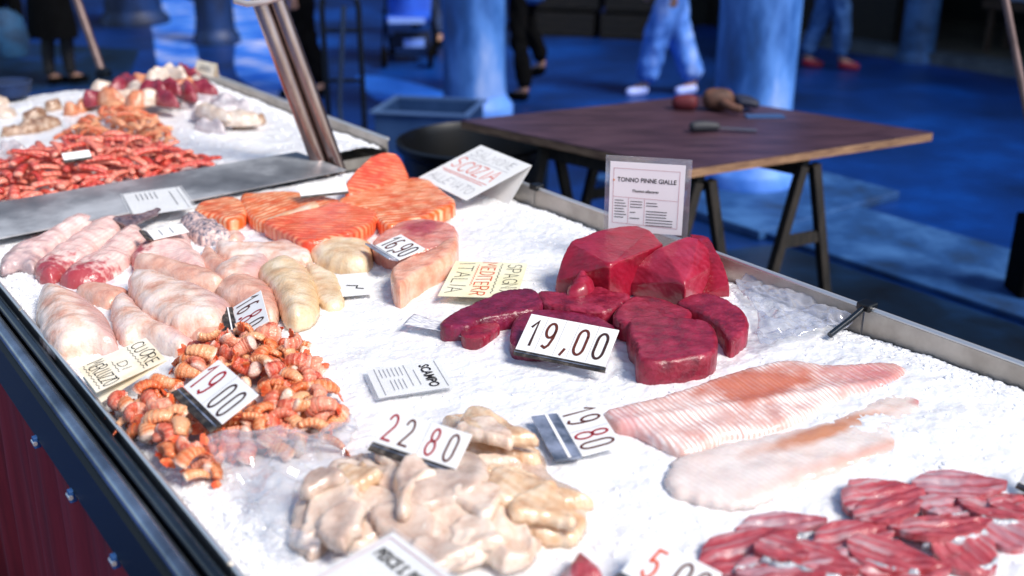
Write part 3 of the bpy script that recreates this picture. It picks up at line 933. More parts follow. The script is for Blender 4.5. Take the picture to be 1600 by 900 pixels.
# ice trays
def tray(u0, u1, label, far=False, rz=.955, cut=None):
    c = tuple(W((u0 + u1) / 2, 1.03, .862))
    e = empty('ice_tray', c, label, 'tray', 'steel trays of the stall')
    t = .004
    mb = MB()
    uw = cut or u1
    mb.prism(wpoly(u0, u1, V0, V1) if not cut else [tuple(W(a, b_)[:2]) for a, b_ in ((u0, V0), (u0, V1), (cut, V1), (cut, 1.47), (u1, 1.47), (u1, V0))], .862, .866)
    mb.prism(wpoly(u0, u1, V0, V0 + t), .8662, .93)
    mb.prism(wpoly(u0, uw, V1 - t, V1), .8662, rz)
    mb.prism(wpoly(u0, u0 + t, V0 + t + .0005, V1 - t - .0005), .8662, .895)
    mb.prism(wpoly(u1 - t, u1, V0 + t + .0005, (1.47 if cut else V1) - t - .0005), .8662, .895)
    mb.build('pan', m_steel, e, base=c)
    mb = MB(); mb.tube([W(u0 + .004, V1 + .004, rz + .001), W(uw - .004, V1 + .004, rz + .001)], .006, 10)
    mb.build('rim', m_rim, e, smooth=True, base=c); mb = MB()
    mb.tube([W(u0 + .004, V0 + .001, .9325), W(u1 - .004, V0 + .001, .9325)], .0042, 10)
    mb.build('rim', m_rim, e, smooth=True, base=c)
    return e
tray(-.08, 1.10, 'nearest steel tray of ice, holding flat fillets and red fish')
tray(1.104, 2.14, 'steel tray of ice under the tuna and langoustine tails')
tray(2.144, 2.70, 'short steel tray of ice under the salmon', cut=2.43)
tray(2.915, 4.50, 'far steel tray of ice heaped with red prawns', True, .94)
mb = MB(); a = W(1.102, 1.60, .922); b2 = W(1.102, 1.70, .966)
mb.tube([W(1.102, 1.585, .928), W(1.102, 1.64, .944), W(1.102, 1.692, .962)], .006, 10); 
o_ = mb.build('tray_bar', m_dkrail, smooth=True); tag(o_, 'dark bar wedged at the joint of the two nearest trays', 'bar')
for uu, lb in ((1.102, 'black clip at the joint of the two nearest trays, behind the flat fillets'), (2.142, 'black clip on the tray rim beside the folded salmon card')):
    mb = MB(); c = W(uu, 1.694, .958); MM = Matrix.Translation(Vector(c)) @ Matrix.Rotation(math.atan2(U[1], U[0]), 4, 'Z')
    mb.box((0, 0, .003), (.03, .03, .016), MM); o_ = mb.build('rim_clip', bp, bevel=.003); tag(o_, lb, 'clip')
# steel sheet between the trays
m_sheet = mat('scratched_steel_glare', BL('#8d8f92'), rough=.33, metal=.35, noise=2.2, detail=7, cols=[BL('#5e6064'), BL('#8c8e92'), BL('#c8cacc'), BL('#e2e4e6')], ramp_pos=[.34, .46, .56, .68], bump=.12, bscale=40)  # pale tones put the white glare into the steel's colour
sc_ = [(2.63, .40), (2.66, 1.40), (2.925, 1.375), (2.91, .40)]
hz = [.937, .944, .947, .946]
top_ = [np.append(W(a, b_)[:2], h) for (a, b_), h in zip(sc_, hz)]
mb = MB(); mb.add(top_ + [p - np.array([0, 0, .004]) for p in top_], [(3, 2, 1, 0), (4, 5, 6, 7)] + [(i, (i + 1) % 4, 4 + (i + 1) % 4, 4 + i) for i in range(4)])
o_ = mb.build('steel_sheet', m_sheet); tag(o_, 'wet grey steel sheet lying across the stall beyond the salmon', 'sheet')

# leaning poles
m_post = mat('mauve_steel_post', BL('#8a716c'), rough=.22, metal=.9, noise=10, cols=[BL('#7a6460'), BL('#a8908a'), BL('#c8b4ae')], stretch=(1, 1, .2))
f0 = P(518, 270, .9)
t0 = PP(420, 0, f0, np.array([0, 1., 0]))
dirp = (t0 - f0) / np.linalg.norm(t0 - f0)
pe = empty('awning_post', tuple(f0 - dirp * .05), 'thick twin-tube steel post leaning over the stall', 'post')
bs = tuple(f0 - dirp * .05)
for off, r in ((-.024, .0235), (.024, .0225)):
    o2 = np.array([off, -.012 if off < 0 else .0, 0])
    mb = MB(); mb.tube([f0 - dirp * .05 + o2, f0 + dirp * 1.35 + o2], r, 20); mb.build('tube', m_post, pe, smooth=True, base=bs)
mb = MB(); mb.tube([f0 - dirp * .04 + np.array([0, .02, 0]), f0 + dirp * 1.3 + np.array([0, .02, 0])], .013, 10); mb.build('web', m_dkrail, pe, smooth=True, base=bs)
cpt = t0
mb = MB()
for k in range(1): mb.tube([cpt + np.array([-.09, -.02, .0]), cpt + np.array([-.05, -.05, -.005]), cpt + np.array([.0, -.045, 0.]), cpt + np.array([.05, -.04, .015])], .009, 10)
mb.build('clamp_ring', mat('pale_clamp', BL('#c8c0bc'), rough=.35, metal=.4), pe, smooth=True, base=bs)
for (b0, b1, dep, r, lab) in (((165, 128), (120, 0), 5.0, .019, 'thin leaning pole at the far end of the stall'), ((1600, 150), (1571, 0), 3.7, .013, 'thin mauve pole leaning in at the right edge')):
    a = CO + ray(*b0) / FPX * dep; c = CO + ray(*b1) / FPX * dep
    d = c - a
    z_lo = .84 if dep > 4 else 0.
    lo = a + d * ((z_lo - a[2]) / d[2]); hi = c + d * 1.2
    mb = MB(); mb.tube([lo, hi], r, 14)
    e = empty('awning_pole', tuple(lo), lab, 'pole')
    mb.build('tube', mat('dull_mauve_pole', BL('#6a5452'), rough=.45, metal=.3, noise=8, cols=[BL('#4c3c3b'), BL('#7a6462')]), e, smooth=True, base=tuple(lo))
    mb = MB(); mb.lathe([(r * 2, 0), (r * 2, .03), (r * 1.3, .04)], tuple(lo)); mb.build('socket', dm, e, base=tuple(lo), smooth=True)

# ------------------------------------------------------------------ ice
def ice_h(u, v):
    x, y = np.asarray(u), np.asarray(v)
    z = .918 + .010 * fbm(x, y, 3.2, 2) + .006 * fbm(x, y, 14, 2, 5) + .0032 * fbm(x, y, 70, 3, 9)
    z = z - .013 * np.clip((y - 1.60) / .08, 0, 1) ** 1.5
    z = z - .006 * np.clip((.44 - y) / .05, 0, 1)
    z = z - .09 * np.clip((x - 2.41) / .03, 0, 1) * np.clip((y - 1.44) / .03, 0, 1) * (x < 2.8)
    # shallow dip at the joint near the back wall
    z = z + .012 * np.exp(-((x - .85) / .22) ** 2 - ((y - 1.45) / .25) ** 2)
    return z
def m_ice_mat(name):
    m = bpy.data.materials.new(name); m.use_nodes = True
    N, L = m.node_tree.nodes, m.node_tree.links
    b = N['Principled BSDF']
    tc = N.new('ShaderNodeTexCoord')
    vo = N.new('ShaderNodeTexVoronoi'); vo.inputs['Scale'].default_value = 120
    L.new(tc.outputs['Object'], vo.inputs['Vector'])
    nz = N.new('ShaderNodeTexNoise'); nz.inputs['Scale'].default_value = 26; nz.inputs['Detail'].default_value = 9; nz.inputs['Roughness'].default_value = .72
    L.new(tc.outputs['Object'], nz.inputs['Vector'])
    rp = N.new('ShaderNodeValToRGB'); rp.color_ramp.elements[0].position = .34; rp.color_ramp.elements[1].position = .56
    rp.color_ramp.elements[0].color = (.74, .755, .80, 1); rp.color_ramp.elements[1].color = (.84, .845, .86, 1)
    L.new(nz.outputs['Fac'], rp.inputs[0]); L.new(rp.outputs[0], b.inputs['Base Color'])
    b.inputs['Roughness'].default_value = .35
    b.inputs['Coat Weight'].default_value = .25
    b.inputs['Subsurface Weight'].default_value = .25
    b.inputs['Subsurface Radius'].default_value = (.7, .85, 1.)
    b.inputs['Subsurface Scale'].default_value = .012
    bp_ = N.new('ShaderNodeBump'); bp_.inputs['Strength'].default_value = .28; bp_.inputs['Distance'].default_value = .004
    L.new(vo.outputs['Distance'], bp_.inputs['Height']); L.new(bp_.outputs[0], b.inputs['Normal'])
    return m
m_ice = m_ice_mat('crushed_ice')
m_chip = mat('ice_chip', (.86, .87, .90), rough=.18, coat=.4)
def ice(u0, u1, v0, v1, step, chunks, csz):
    us = np.arange(u0, u1 + 1e-6, step); vs_ = np.arange(v0, v1 + 1e-6, step)
    gu, gv = np.meshgrid(us, vs_, indexing='ij')
    jr = RNG.random((2,) + gu.shape) - .5
    gu = gu + jr[0] * step * .5; gv = gv + jr[1] * step * .5
    gu = np.clip(gu, u0, u1); gv = np.clip(gv, v0, v1)
    z = ice_h(gu, gv) + (RNG.random(gu.shape) - .5) * step * .15
    pts = gu[..., None] * U + gv[..., None] * V
    pts[..., 2] = z
    nu, nv = gu.shape
    pts = pts.reshape(-1, 3)
    i = np.arange(nu - 1)[:, None] * nv + np.arange(nv - 1)[None, :]
    F = np.stack([i, i + nv, i + nv + 1, i + 1], -1).reshape(-1, 4)
    # loose chips
    ico = bmesh.new(); bmesh.ops.create_icosphere(ico, subdivisions=1, radius=1)
    iv = np.array([v.co[:] for v in ico.verts]); ifc = np.array([[v.index for v in f.verts] for f in ico.faces]); ico.free()
    cu = RNG.uniform(u0 + .01, u1 - .01, chunks); cv = RNG.uniform(v0 + .008, v1 - .008, chunks)
    # more chips at the two walls
    k = int(chunks * .36)
    cv[:k] = v1 - .005 - np.abs(RNG.normal(0, .035, k)); cv[k:2 * k] = v0 + .006 + np.abs(RNG.normal(0, .03, k))
    cv = np.clip(cv, v0 + .006, v1 - .006)
    cz = ice_h(cu, cv)
    sz = csz * RNG.uniform(.4, 1.3, chunks); sz[:2 * int(chunks * .36)] *= 1.25
    vv = iv[None] * (1 + .5 * (RNG.random((chunks, len(iv), 1)) - .5))
    vv = vv * sz[:, None, None] * np.stack([RNG.uniform(.7, 1.3, chunks), RNG.uniform(.7, 1.3, chunks), RNG.uniform(.25, .6, chunks)], 1)[:, None]
    cen = cu[:, None] * U + cv[:, None] * V; cen[:, 2] = cz
    vv = vv + cen[:, None]
    base = len(pts)
    cf = (ifc[None] + (np.arange(chunks) * len(iv))[:, None, None] + base).reshape(-1, 3)
    allv = np.vstack([pts, vv.reshape(-1, 3)])
    me = bpy.data.meshes.new('crushed_ice')
    nq, nt = len(F), len(cf)
    me.vertices.add(len(allv)); me.vertices.foreach_set('co', allv.ravel())
    me.loops.add(nq * 4 + nt * 3)
    me.loops.foreach_set('vertex_index', np.concatenate([F.ravel(), cf.ravel()]).astype(np.int32))
    me.polygons.add(nq + nt)
    me.polygons.foreach_set('loop_start', np.concatenate([np.arange(nq) * 4, nq * 4 + np.arange(nt) * 3]).astype(np.int32))
    me.update(calc_edges=True); me.validate()
    me.polygons.foreach_set('use_smooth', np.concatenate([np.ones(nq, bool), np.zeros(nt, bool)]))
    me.materials.append(m_ice); me.materials.append(m_chip)
    me.polygons.foreach_set('material_index', np.concatenate([np.zeros(nq, np.int32), np.ones(nt, np.int32)]))
    o = bpy.data.objects.new('crushed_ice', me); COL.objects.link(o)
    return tag(o, None, None, None, 'stuff')
o_ = ice(-.07, 2.69, V0 + .006, V1 - .006, .0045, 12000, .0042); tag(o_, 'bed of white crushed ice under the near fish', 'ice')
o_ = ice(2.93, 4.49, V0 + .006, V1 - .006, .008, 3000, .006); tag(o_, 'bed of white crushed ice under the far prawns', 'ice')
#@@FISH
# ------------------------------------------------------------------ fish
ZI = .918
def fm(name, cols, **k):
    d = dict(rough=.26, noise=35, coat=.5, sss=.12, bump=.38, bscale=200, detail=7)
    d.update(k)
    return mat(name, cols[len(cols) // 2], cols=cols, **d)

# colours are the flesh's own
c_monk = [BL('#d9a5a0'), BL('#ecc9c0'), BL('#f3dcd2')]
m_monk = fm('monkfish_flesh', c_monk, noise=30, band=((0, 1, 0), 60, BL('#c98a8a'), .35, 6), extra=grad_x(BL('#a3152c'), .10, .28, 60, .9))
m_monkg = fm('monkfish_pale', [BL('#b58f92'), BL('#e6c4bd'), BL('#f2dcd4')], noise=26, band=((0, 1, 0), 50, BL('#c08a88'), .3, 6), extra=grad_x(BL('#8d8088'), .02, .3, 50, .7))
m_fin = fm('dark_fin', [BL('#3d3138'), BL('#6b5a60'), BL('#8d7a7c')], noise=60)
m_scale = fm('grey_speckled_skin', [BL('#4b4850'), BL('#8c8690'), BL('#d8b8b0'), BL('#e6d8d0')], noise=90, bump=.6, bscale=240)
def flank(c, y0, y1, amt):
    def f(N, L, tc, last, b):
        sp = N.new('ShaderNodeSeparateXYZ'); L.new(tc.outputs['Generated'], sp.inputs[0])
        nz = N.new('ShaderNodeTexNoise'); nz.inputs['Scale'].default_value = 40; L.new(tc.outputs['Object'], nz.inputs['Vector'])
        ad = N.new('ShaderNodeMath'); ad.operation = 'MULTIPLY_ADD'; ad.inputs[1].default_value = .3; L.new(nz.outputs['Fac'], ad.inputs[0]); L.new(sp.outputs[1], ad.inputs[2])
        mr = N.new('ShaderNodeMapRange'); mr.inputs[1].default_value = y0 + .15; mr.inputs[2].default_value = y1 + .15; mr.inputs[3].default_value = amt; mr.inputs[4].default_value = 0
        L.new(ad.outputs[0], mr.inputs[0])
        mx = N.new('ShaderNodeMix'); mx.data_type = 'RGBA'; L.new(mr.outputs[0], mx.inputs[0]); L.new(last, mx.inputs[6]); mx.inputs[7].default_value = (*c, 1)
        return mx.outputs[2]
    return f
m_hake = fm('hake_fillet', [BL('#d09078'), BL('#e2b6a0'), BL('#ebcfc0'), BL('#f0ded6')], noise=22, band=((.25, 1, 0), 75, BL('#f8efe8'), .10, 6), extra=flank(BL('#c99a96'), .18, .42, .8), ramp_pos=[.3, .42, .52, .66])
m_hakep = fm('hake_fillet_pink', [BL('#cc8870'), BL('#e0ae98'), BL('#eacab8')], noise=20, band=((.3, 1, 0), 80, BL('#f4e0d6'), .1, 6), extra=flank(BL('#c8806c'), .15, .4, .7))
m_hakey = fm('hake_fillet_yellow', [BL('#d0a478'), BL('#e4c8a2'), BL('#eddcc2')], noise=24, band=((.3, 1, 0), 75, BL('#faf4e6'), .1, 6), extra=flank(BL('#d8b07c'), .12, .35, .7))
m_sal = fm('salmon_flesh', [BL('#d64a14'), BL('#e66224'), BL('#ee7c40')], noise=10, sss=.08, band=((1, .25, 0), 26, BL('#ffc498'), 1.0, 1.2), extra=None)
m_sal2 = fm('salmon_flesh_red', [BL('#d43a18'), BL('#e24c26'), BL('#ea683e')], noise=9, sss=.08, band=((1, .6, 0), 24, BL('#ff9c70'), .8, 1.6))
m_salb = fm('salmon_belly', [BL('#e89a60'), BL('#f4c4a0'), BL('#f8dcc8')], noise=30)
m_sword = fm('swordfish_flesh', [BL('#d8886c'), BL('#e6a488'), BL('#eebca4')], noise=28, band=((.5, 1, 0), 30, BL('#f0c8b0'), .3, 5), extra=patch(BL('#b03a34'), (.75, .7), (.25, .25), .5, 40))
m_swordb = fm('swordfish_rosy', [BL('#cc6a5c'), BL('#dc8c7a'), BL('#ecb4a4')], noise=30, band=((.5, 1, 0), 34, BL('#e8a898'), .3, 5), extra=patch(BL('#a83240'), (.72, .5), (.3, .3), .8, 40))
TR = [BL('#6c081c'), BL('#8e0f28'), BL('#a41834')]
m_tuna = fm('tuna_loin', TR, noise=18, band=((.2, 1, .8), 30, BL('#b83450'), .22, 6), rough=.3, coat=.3, sss=.1, bump=.25, bscale=120)
m_tunac = fm('tuna_loin_bright', [BL('#800e24'), BL('#9a1a34'), BL('#aa2c46')], noise=18, band=((.8, .2, 1), 34, BL('#c4506a'), .2, 5), rough=.32, coat=.3, sss=.1, bump=.2, bscale=120)
m_tunas = fm('tuna_steak', [BL('#5c0820'), BL('#82122c'), BL('#a02a44')], noise=30, band=((1, .5, 0), 34, BL('#b04058'), .28, 9), rough=.35, coat=.2, bump=.5, bscale=150, sss=.15)
m_tunad = fm('tuna_steak_dark', [BL('#50081e'), BL('#700e2c'), BL('#8a2242')], noise=34, band=((1, .5, 0), 40, BL('#8a3460'), .25, 9), rough=.33, coat=.22, bump=.5, bscale=150, sss=.1)
m_flat = fm('ribbed_white_fillet', [BL('#cf9488'), BL('#dcaea2'), BL('#e6c4ba')], bump=.22, noise=18, band=((1, .12, 0), 54, BL('#fbf2ec'), 1.1, 2.2), rough=.26,
            extra=chain(patch(BL('#c8643c'), (.50, .66), (.26, .30), .85, 25, .5), patch(BL('#c85a62'), (.86, .55), (.2, .5), .6, 60, .9), patch(BL('#d0868a'), (.04, .4), (.08, .5), .6, 50, .9)))
m_flat2 = fm('translucent_white_fillet', [BL('#ecd4ca'), BL('#eedcd4'), BL('#f1e5df')], bump=.22, alpha=.84, noise=14, band=((1, .15, 0), 50, BL('#faf3ee'), .35, 1.5), rough=.2,
             extra=chain(patch(BL('#d07c44'), (.55, .62), (.32, .17), .85, 22, .6), patch(BL('#dfa592'), (.6, .12), (.5, .14), .75, 25, .9), patch(BL('#c4525c'), (.96, .62), (.06, .12), .8, 30, .8)))
m_squid = fm('cuttlefish_flesh', [BL('#b48a70'), BL('#d6baa6'), BL('#e2cebe'), BL('#eaded2')], noise=26, rough=.16, coat=.9, bump=.4, bscale=170, sss=.22, ramp_pos=[.27, .4, .52, .7], band=((.7, 1, 0), 22, BL('#cfa684'), .25, 6))
m_squidy = fm('cuttlefish_flesh_amber', [BL('#bc8a60'), BL('#d8b490'), BL('#e6cdb0')], noise=24, rough=.16, coat=.9, bump=.4, bscale=170, sss=.22, band=((.5, 1, 0), 26, BL('#f2e4ce'), .4, 5))
m_squidg = fm('cuttlefish_flesh_grey', [BL('#a88a7a'), BL('#ceb6a6'), BL('#decec0')], noise=22, rough=.16, coat=.9, bump=.4, bscale=170, sss=.22)
m_rf = fm('red_fillet', [BL('#6c1a24'), BL('#9c303a'), BL('#b25058'), BL('#b09a9e')], noise=30, stretch=(.18, 3.2, 1), sss=.05, rough=.3, coat=.25, bump=.35, bscale=110, band=((0, 1, 0), 70, BL('#c07078'), .35, 5), ramp_pos=[.3, .43, .54, .66])
m_rf2 = fm('red_fillet_pale', [BL('#7c2430'), BL('#a83e46'), BL('#b2707a'), BL('#b0a0a8')], noise=26, stretch=(.18, 3.2, 1), sss=.05, rough=.3, coat=.25, bump=.35, bscale=110, band=((0, 1, 0), 60, BL('#c88a8c'), .35, 5), ramp_pos=[.28, .41, .52, .64])
m_skin_s = fm('silver_fish_skin', [BL('#8c9098'), BL('#b8bcc4'), BL('#e0e2e6')], noise=40, rough=.2)

# --- monkfish tails
MK = [
 ('M0', [(0, 405), (17, 387), (56, 371), (92, 348), (119, 336), (144, 337), (150, 346), (119, 359), (92, 379), (64, 398), (53, 418), (28, 412), (0, 420)], m_monkg, .028, ((10, 410), (145, 340)), 'grey-ended pinkish monkfish tail at the back left of the tray'),
 ('M1', [(54, 412), (78, 393), (111, 371), (144, 348), (178, 340), (196, 345), (185, 362), (158, 380), (136, 404), (111, 414), (83, 432), (59, 428)], m_monk, .034, ((60, 425), (190, 345)), 'pink monkfish tail lying second from the back left edge'),
 ('M2', [(92, 434), (117, 409), (144, 396), (167, 376), (194, 359), (217, 353), (228, 371), (210, 389), (200, 404), (178, 421), (156, 434), (122, 441)], m_monk, .036, ((110, 435), (222, 360)), 'pink monkfish tail with the reddest bloody end, third from the back'),
 ('M3', [(204, 393), (228, 373), (250, 362), (278, 352), (294, 363), (302, 384), (319, 401), (321, 420), (294, 417), (272, 409), (239, 403), (211, 411)], m_monk, .036, ((208, 405), (312, 400)), 'short pink monkfish tail lying under the small white price tag'),
]
for nm, px, m, T, ax, lb in MK:
    o_ = piece('monkfish_tail', m, ZI + .002, T, px, label=lb, cat='fish', group='monkfish tails', axis=ax, amp=.0009, nsc=60, lump=.25)
    if nm in ('M1', 'M2'):
        # belly fold
        pass
fin = piece('fin', m_fin, ZI + .03, .006, px=[(176, 340), (196, 335), (222, 332), (247, 324), (249, 329), (226, 340), (204, 350), (192, 347)], label='dark thin fin reaching out of the monkfish tails', cat='fish fin', amp=.001)
o_ = piece('fish_offcut', m_scale, ZI, .03, px=[(280, 342), (300, 337), (330, 342), (350, 355), (365, 369), (345, 375), (320, 377), (303, 372), (289, 356)], label='grey speckled skin-on fish offcut between monkfish and salmon', cat='fish', amp=.005, nsc=90)
piece('fish_offcut', m_hake, ZI + .0, .014, px=[(352, 366), (372, 362), (383, 370), (370, 378), (352, 376)], label='tiny cream fish scrap beside the grey speckled offcut', cat='fish', amp=.002)

# --- hake fillets
HK = [
 ([(338, 381), (372, 384), (419, 384), (436, 377), (474, 381), (486, 395), (486, 410), (452, 413), (419, 407), (391, 404), (358, 404), (341, 396)], m_hake, 0, .024, 'long cream hake fillet at the back, below the salmon'),
 ([(482, 381), (516, 377), (547, 378), (580, 380), (584, 398), (574, 417), (547, 421), (516, 415), (489, 401)], m_hakey, .003, .028, 'cream yellow hake fillet pointing at the swordfish price tag'),
 ([(322, 388), (345, 400), (366, 420), (352, 432), (330, 425), (312, 408)], m_hakep, .0, .022, 'narrow pink hake fillet tucked beside the monkfish'),
 ([(334, 421), (363, 406), (391, 404), (416, 401), (420, 412), (402, 429), (377, 436), (349, 435)], m_hake, .012, .022, 'pale tapering hake fillet with a yellow tip, above the price tag 16.80'),
 ([(209, 407), (236, 403), (267, 406), (300, 417), (333, 425), (352, 437), (340, 448), (306, 448), (278, 441), (250, 430), (217, 419)], m_hakep, .012, .026, 'slim pink hake fillet lying just below the monkfish'),
 ([(119, 452), (153, 447), (181, 449), (203, 455), (184, 473), (164, 477), (139, 467)], m_hakep, .0, .02, 'small peach hake fillet half hidden between the two biggest left ones'),
 ([(336, 450), (360, 437), (390, 433), (415, 440), (432, 460), (437, 485), (425, 502), (400, 492), (370, 476), (345, 466)], m_hakep, .006, .030, 'pink hake fillet directly behind the price tag 16.80'),
 ([(478, 414), (511, 423), (531, 437), (537, 475), (508, 482), (490, 462)], m_hakey, .0, .014, 'thin translucent yellowish hake fillet at the right edge of the pile'),
 ([(403, 425), (427, 411), (458, 409), (482, 420), (493, 442), (499, 470), (487, 496), (455, 503), (437, 484), (424, 456)], m_hakey, .01, .030, 'broad yellow-rimmed hake fillet right of the price tag 16.80'),
 ([(172, 480), (189, 462), (206, 465), (222, 483), (244, 502), (267, 511), (294, 524), (308, 537), (278, 549), (250, 538), (217, 526), (194, 532), (178, 514)], m_hake, .004, .028, 'long cream hake fillet reaching behind the CUORE DI MERLUZZO card'),
 ([(58, 466), (72, 454), (97, 455), (125, 462), (156, 482), (172, 504), (184, 531), (167, 539), (133, 540), (97, 549), (71, 537), (55, 502)], m_hake, .0, .042, 'plump hake fillet with a mauve side, at the left rail'),
 ([(290, 511), (314, 496), (339, 498), (358, 516), (345, 529), (314, 532), (293, 526)], m_hakep, .004, .022, 'small rounded pink hake piece next to the langoustine tails'),
 ([(198, 445), (210, 429), (244, 432), (278, 443), (314, 451), (343, 463), (363, 478), (348, 503), (325, 512), (292, 514), (264, 511), (236, 491), (217, 477)], m_hake, .016, .034, 'largest cream hake fillet in the middle of the pile'),
]
for px, m, dz, T, lb in HK:
    piece('hake_fillet', m, ZI + dz, T, px, label=lb, cat='fish fillet', group='hake fillets', amp=.0006, nsc=60, power=2.2, lump=.18, R=T * 1.3, relief=lambda p, d, T_: T_ * .22 * (1 - np.abs(p[:, 1] - .55) * 2.4) * np.clip(d / .01, 0, 1))

# --- salmon
SLM = [
 ('salmon_piece', [(304, 326), (316, 316), (349, 309), (375, 312), (385, 334), (361, 346), (336, 340), (307, 333)], m_sal, .0, .03, .5, 'short orange salmon block at the left end of the salmon'),
 ('salmon_fillet', [(376, 306), (405, 302), (458, 300), (522, 311), (540, 318), (500, 328), (450, 345), (413, 350), (385, 333)], m_sal, .004, .026, .45, 'orange salmon fillet with a pale belly strip, behind the front one'),
 ('salmon_fillet', [(527, 316), (558, 303), (599, 291), (633, 280), (668, 281), (692, 299), (712, 317), (691, 328), (663, 341), (641, 346), (608, 354), (586, 340), (580, 330)], m_sal, .008, .03, .4, 'large ribbed salmon fillet at the right, under the folded card'),
 ('salmon_fillet', [(413, 346), (452, 335), (494, 325), (524, 316), (558, 322), (586, 330), (590, 338), (575, 353), (544, 366), (480, 380), (447, 366), (424, 355)], m_sal2, .012, .028, .45, 'front salmon fillet with a smooth red-orange face'),
]
for nm, px, m, dz, T, ed, lb in SLM:
    o_ = piece(nm, m, ZI + dz, T, px, label=lb, cat='salmon', amp=.0012, edge=.72, R=.010, za=.85, rag=.001, lump=.2)
    if 'pale belly' in lb:
        pass
def strip_on(name, m, px, z, T=.002, parent=None, **k):
    return piece(name, m, z, T, px, amp=.0004, **k)
o_ = piece('salmon_belly_strip', m_salb, ZI + .033, .006, px=[(416, 342), (445, 331), (490, 316), (495, 324), (455, 338), (420, 349)], label='pale belly strip lying along the middle salmon fillet', cat='salmon', amp=.0005)
o_ = piece('salmon_belly_strip', m_salb, ZI + .02, .016, px=[(590, 338), (630, 332), (690, 312), (712, 316), (693, 326), (648, 340), (606, 352)], label='pale belly strip along the front edge of the large ribbed salmon', cat='salmon', amp=.0005, edge=.4, R=.01)
o_ = piece('salmon_skin', m_skin_s, ZI + .001, .012, px=[(540, 368), (585, 350), (612, 346), (600, 358), (560, 372)], label='silver salmon skin edge showing under the front fillet', cat='salmon', amp=.0005)
piece('salmon_steak', m_sal2, ZI + .03, .03, px=[(538, 288), (549, 270), (569, 251), (586, 239), (605, 236), (622, 241), (632, 256), (638, 279), (608, 289), (574, 297), (544, 302)], label='rounded salmon steak propped up at the back of the salmon', cat='salmon', edge=.7, R=.012, za=1., tilt=(.35, -.1), amp=.001, wall=.02)

# --- swordfish
piece('swordfish_steak', m_swordb, ZI + .004, .034, px=[(580, 378), (608, 354), (641, 342), (669, 341), (711, 351), (714, 372), (690, 384), (650, 392), (610, 396)], label='rosy swordfish steak at the back, under the price tag 16,90', cat='fish steak', group='swordfish steaks', edge=.6, R=.01, za=1.)
piece('swordfish_steak', m_sword, ZI + .0, .045, px=[(611, 418), (624, 406), (669, 388), (711, 368), (714, 385), (693, 405), (664, 420), (642, 432), (627, 447), (613, 440)], label='thick front swordfish steak with pale skin edge', cat='fish steak', group='swordfish steaks', edge=.75, R=.01, za=1., wall=.01)

# --- tuna
def hull(name, m, top, label, zb=.915, group=None, extra_pts=(), bev=.014, amp=.003):
    """a cut block: the corners read from the photograph at their heights; hidden underside dropped to the ice."""
    pts = [P(x, y, z) for x, y, z in top] + [np.array(e) for e in extra_pts]
    allp = list(pts)
    for p in pts:
        if p[2] > zb + .02:
            c_ = np.mean(pts, axis=0)
            q = p.copy(); q[:2] = q[:2] + (c_[:2] - q[:2]) * .04; q[2] = zb
            allp.append(q)
    bm = bmesh.new()
    base = np.array([np.mean(allp, axis=0)[0], np.mean(allp, axis=0)[1], zb])
    for p in allp: bm.verts.new(Vector(p - base))
    r = bmesh.ops.convex_hull(bm, input=bm.verts)
    bmesh.ops.delete(bm, geom=list({g_ for g_ in r['geom_interior'] + r['geom_unused'] if isinstance(g_, bmesh.types.BMVert) and g_.is_valid}), context='VERTS')
    bmesh.ops.dissolve_limit(bm, angle_limit=math.radians(9), verts=bm.verts, edges=bm.edges)
    bmesh.ops.bevel(bm, geom=[e for e in bm.edges], offset=bev, segments=3, profile=.6, affect='EDGES', clamp_overlap=True)
    bmesh.ops.triangulate(bm, faces=bm.faces)
    for _ in range(3):
        bmesh.ops.subdivide_edges(bm, edges=[e for e in bm.edges if e.calc_length() > .009], cuts=1, use_grid_fill=True)
        bmesh.ops.triangulate(bm, faces=[f for f in bm.faces if len(f.verts) > 3])
    for _ in range(2): bmesh.ops.smooth_vert(bm, verts=bm.verts, factor=.5, use_axis_x=True, use_axis_y=True, use_axis_z=True)
    o_ = RNG.random() * 40
    bm.normal_update()
    for v in bm.verts:
        n1 = mnoise.noise(v.co * 28 + Vector((o_, 0, 0))); n2 = mnoise.noise(v.co * 90 + Vector((0, o_, 0)))
        v.co += v.normal * (amp * n1 + amp * .35 * n2)
    for f in bm.faces: f.smooth = True
    me = bpy.data.meshes.new(name); bm.to_mesh(me); bm.free(); me.materials.append(m)
    o = bpy.data.objects.new(name, me); COL.objects.link(o); o.location = base
    return tag(o, label, 'tuna', group)
hull('tuna_block', m_tuna, [(1078, 364, 1.0), (1107, 371, 1.0), (1124, 400, .985), (1142, 443, .95), (1128, 465, .918), (1093, 462, .92), (1085, 380, 1.0)], 'dark tuna block at the back right of the tuna heap', group='tuna blocks')
hull('tuna_block', m_tuna, [(869, 440, .945), (875, 413, .975), (890, 378, 1.012), (920, 365, 1.018), (963, 354, 1.022), (997, 352, 1.024), (1017, 362, 1.02), (1036, 382, 1.008), (953, 414, 1.004), (868, 455, .918), (925, 462, .918), (985, 462, .918), (1030, 430, .94)], 'big tuna block at the back left with a flat top face', group='tuna blocks')
hull('tuna_block', m_tunac, [(977, 443, .94), (985, 414, .975), (1033, 387, 1.012), (1073, 369, 1.02), (1093, 372, 1.018), (1108, 390, 1.0), (1111, 417, .975), (1071, 441, .982), (980, 455, .918), (1030, 465, .918), (1073, 469, .918), (1095, 447, .935)], 'tuna block with a bright pink cut face below the tuna sign', group='tuna blocks')
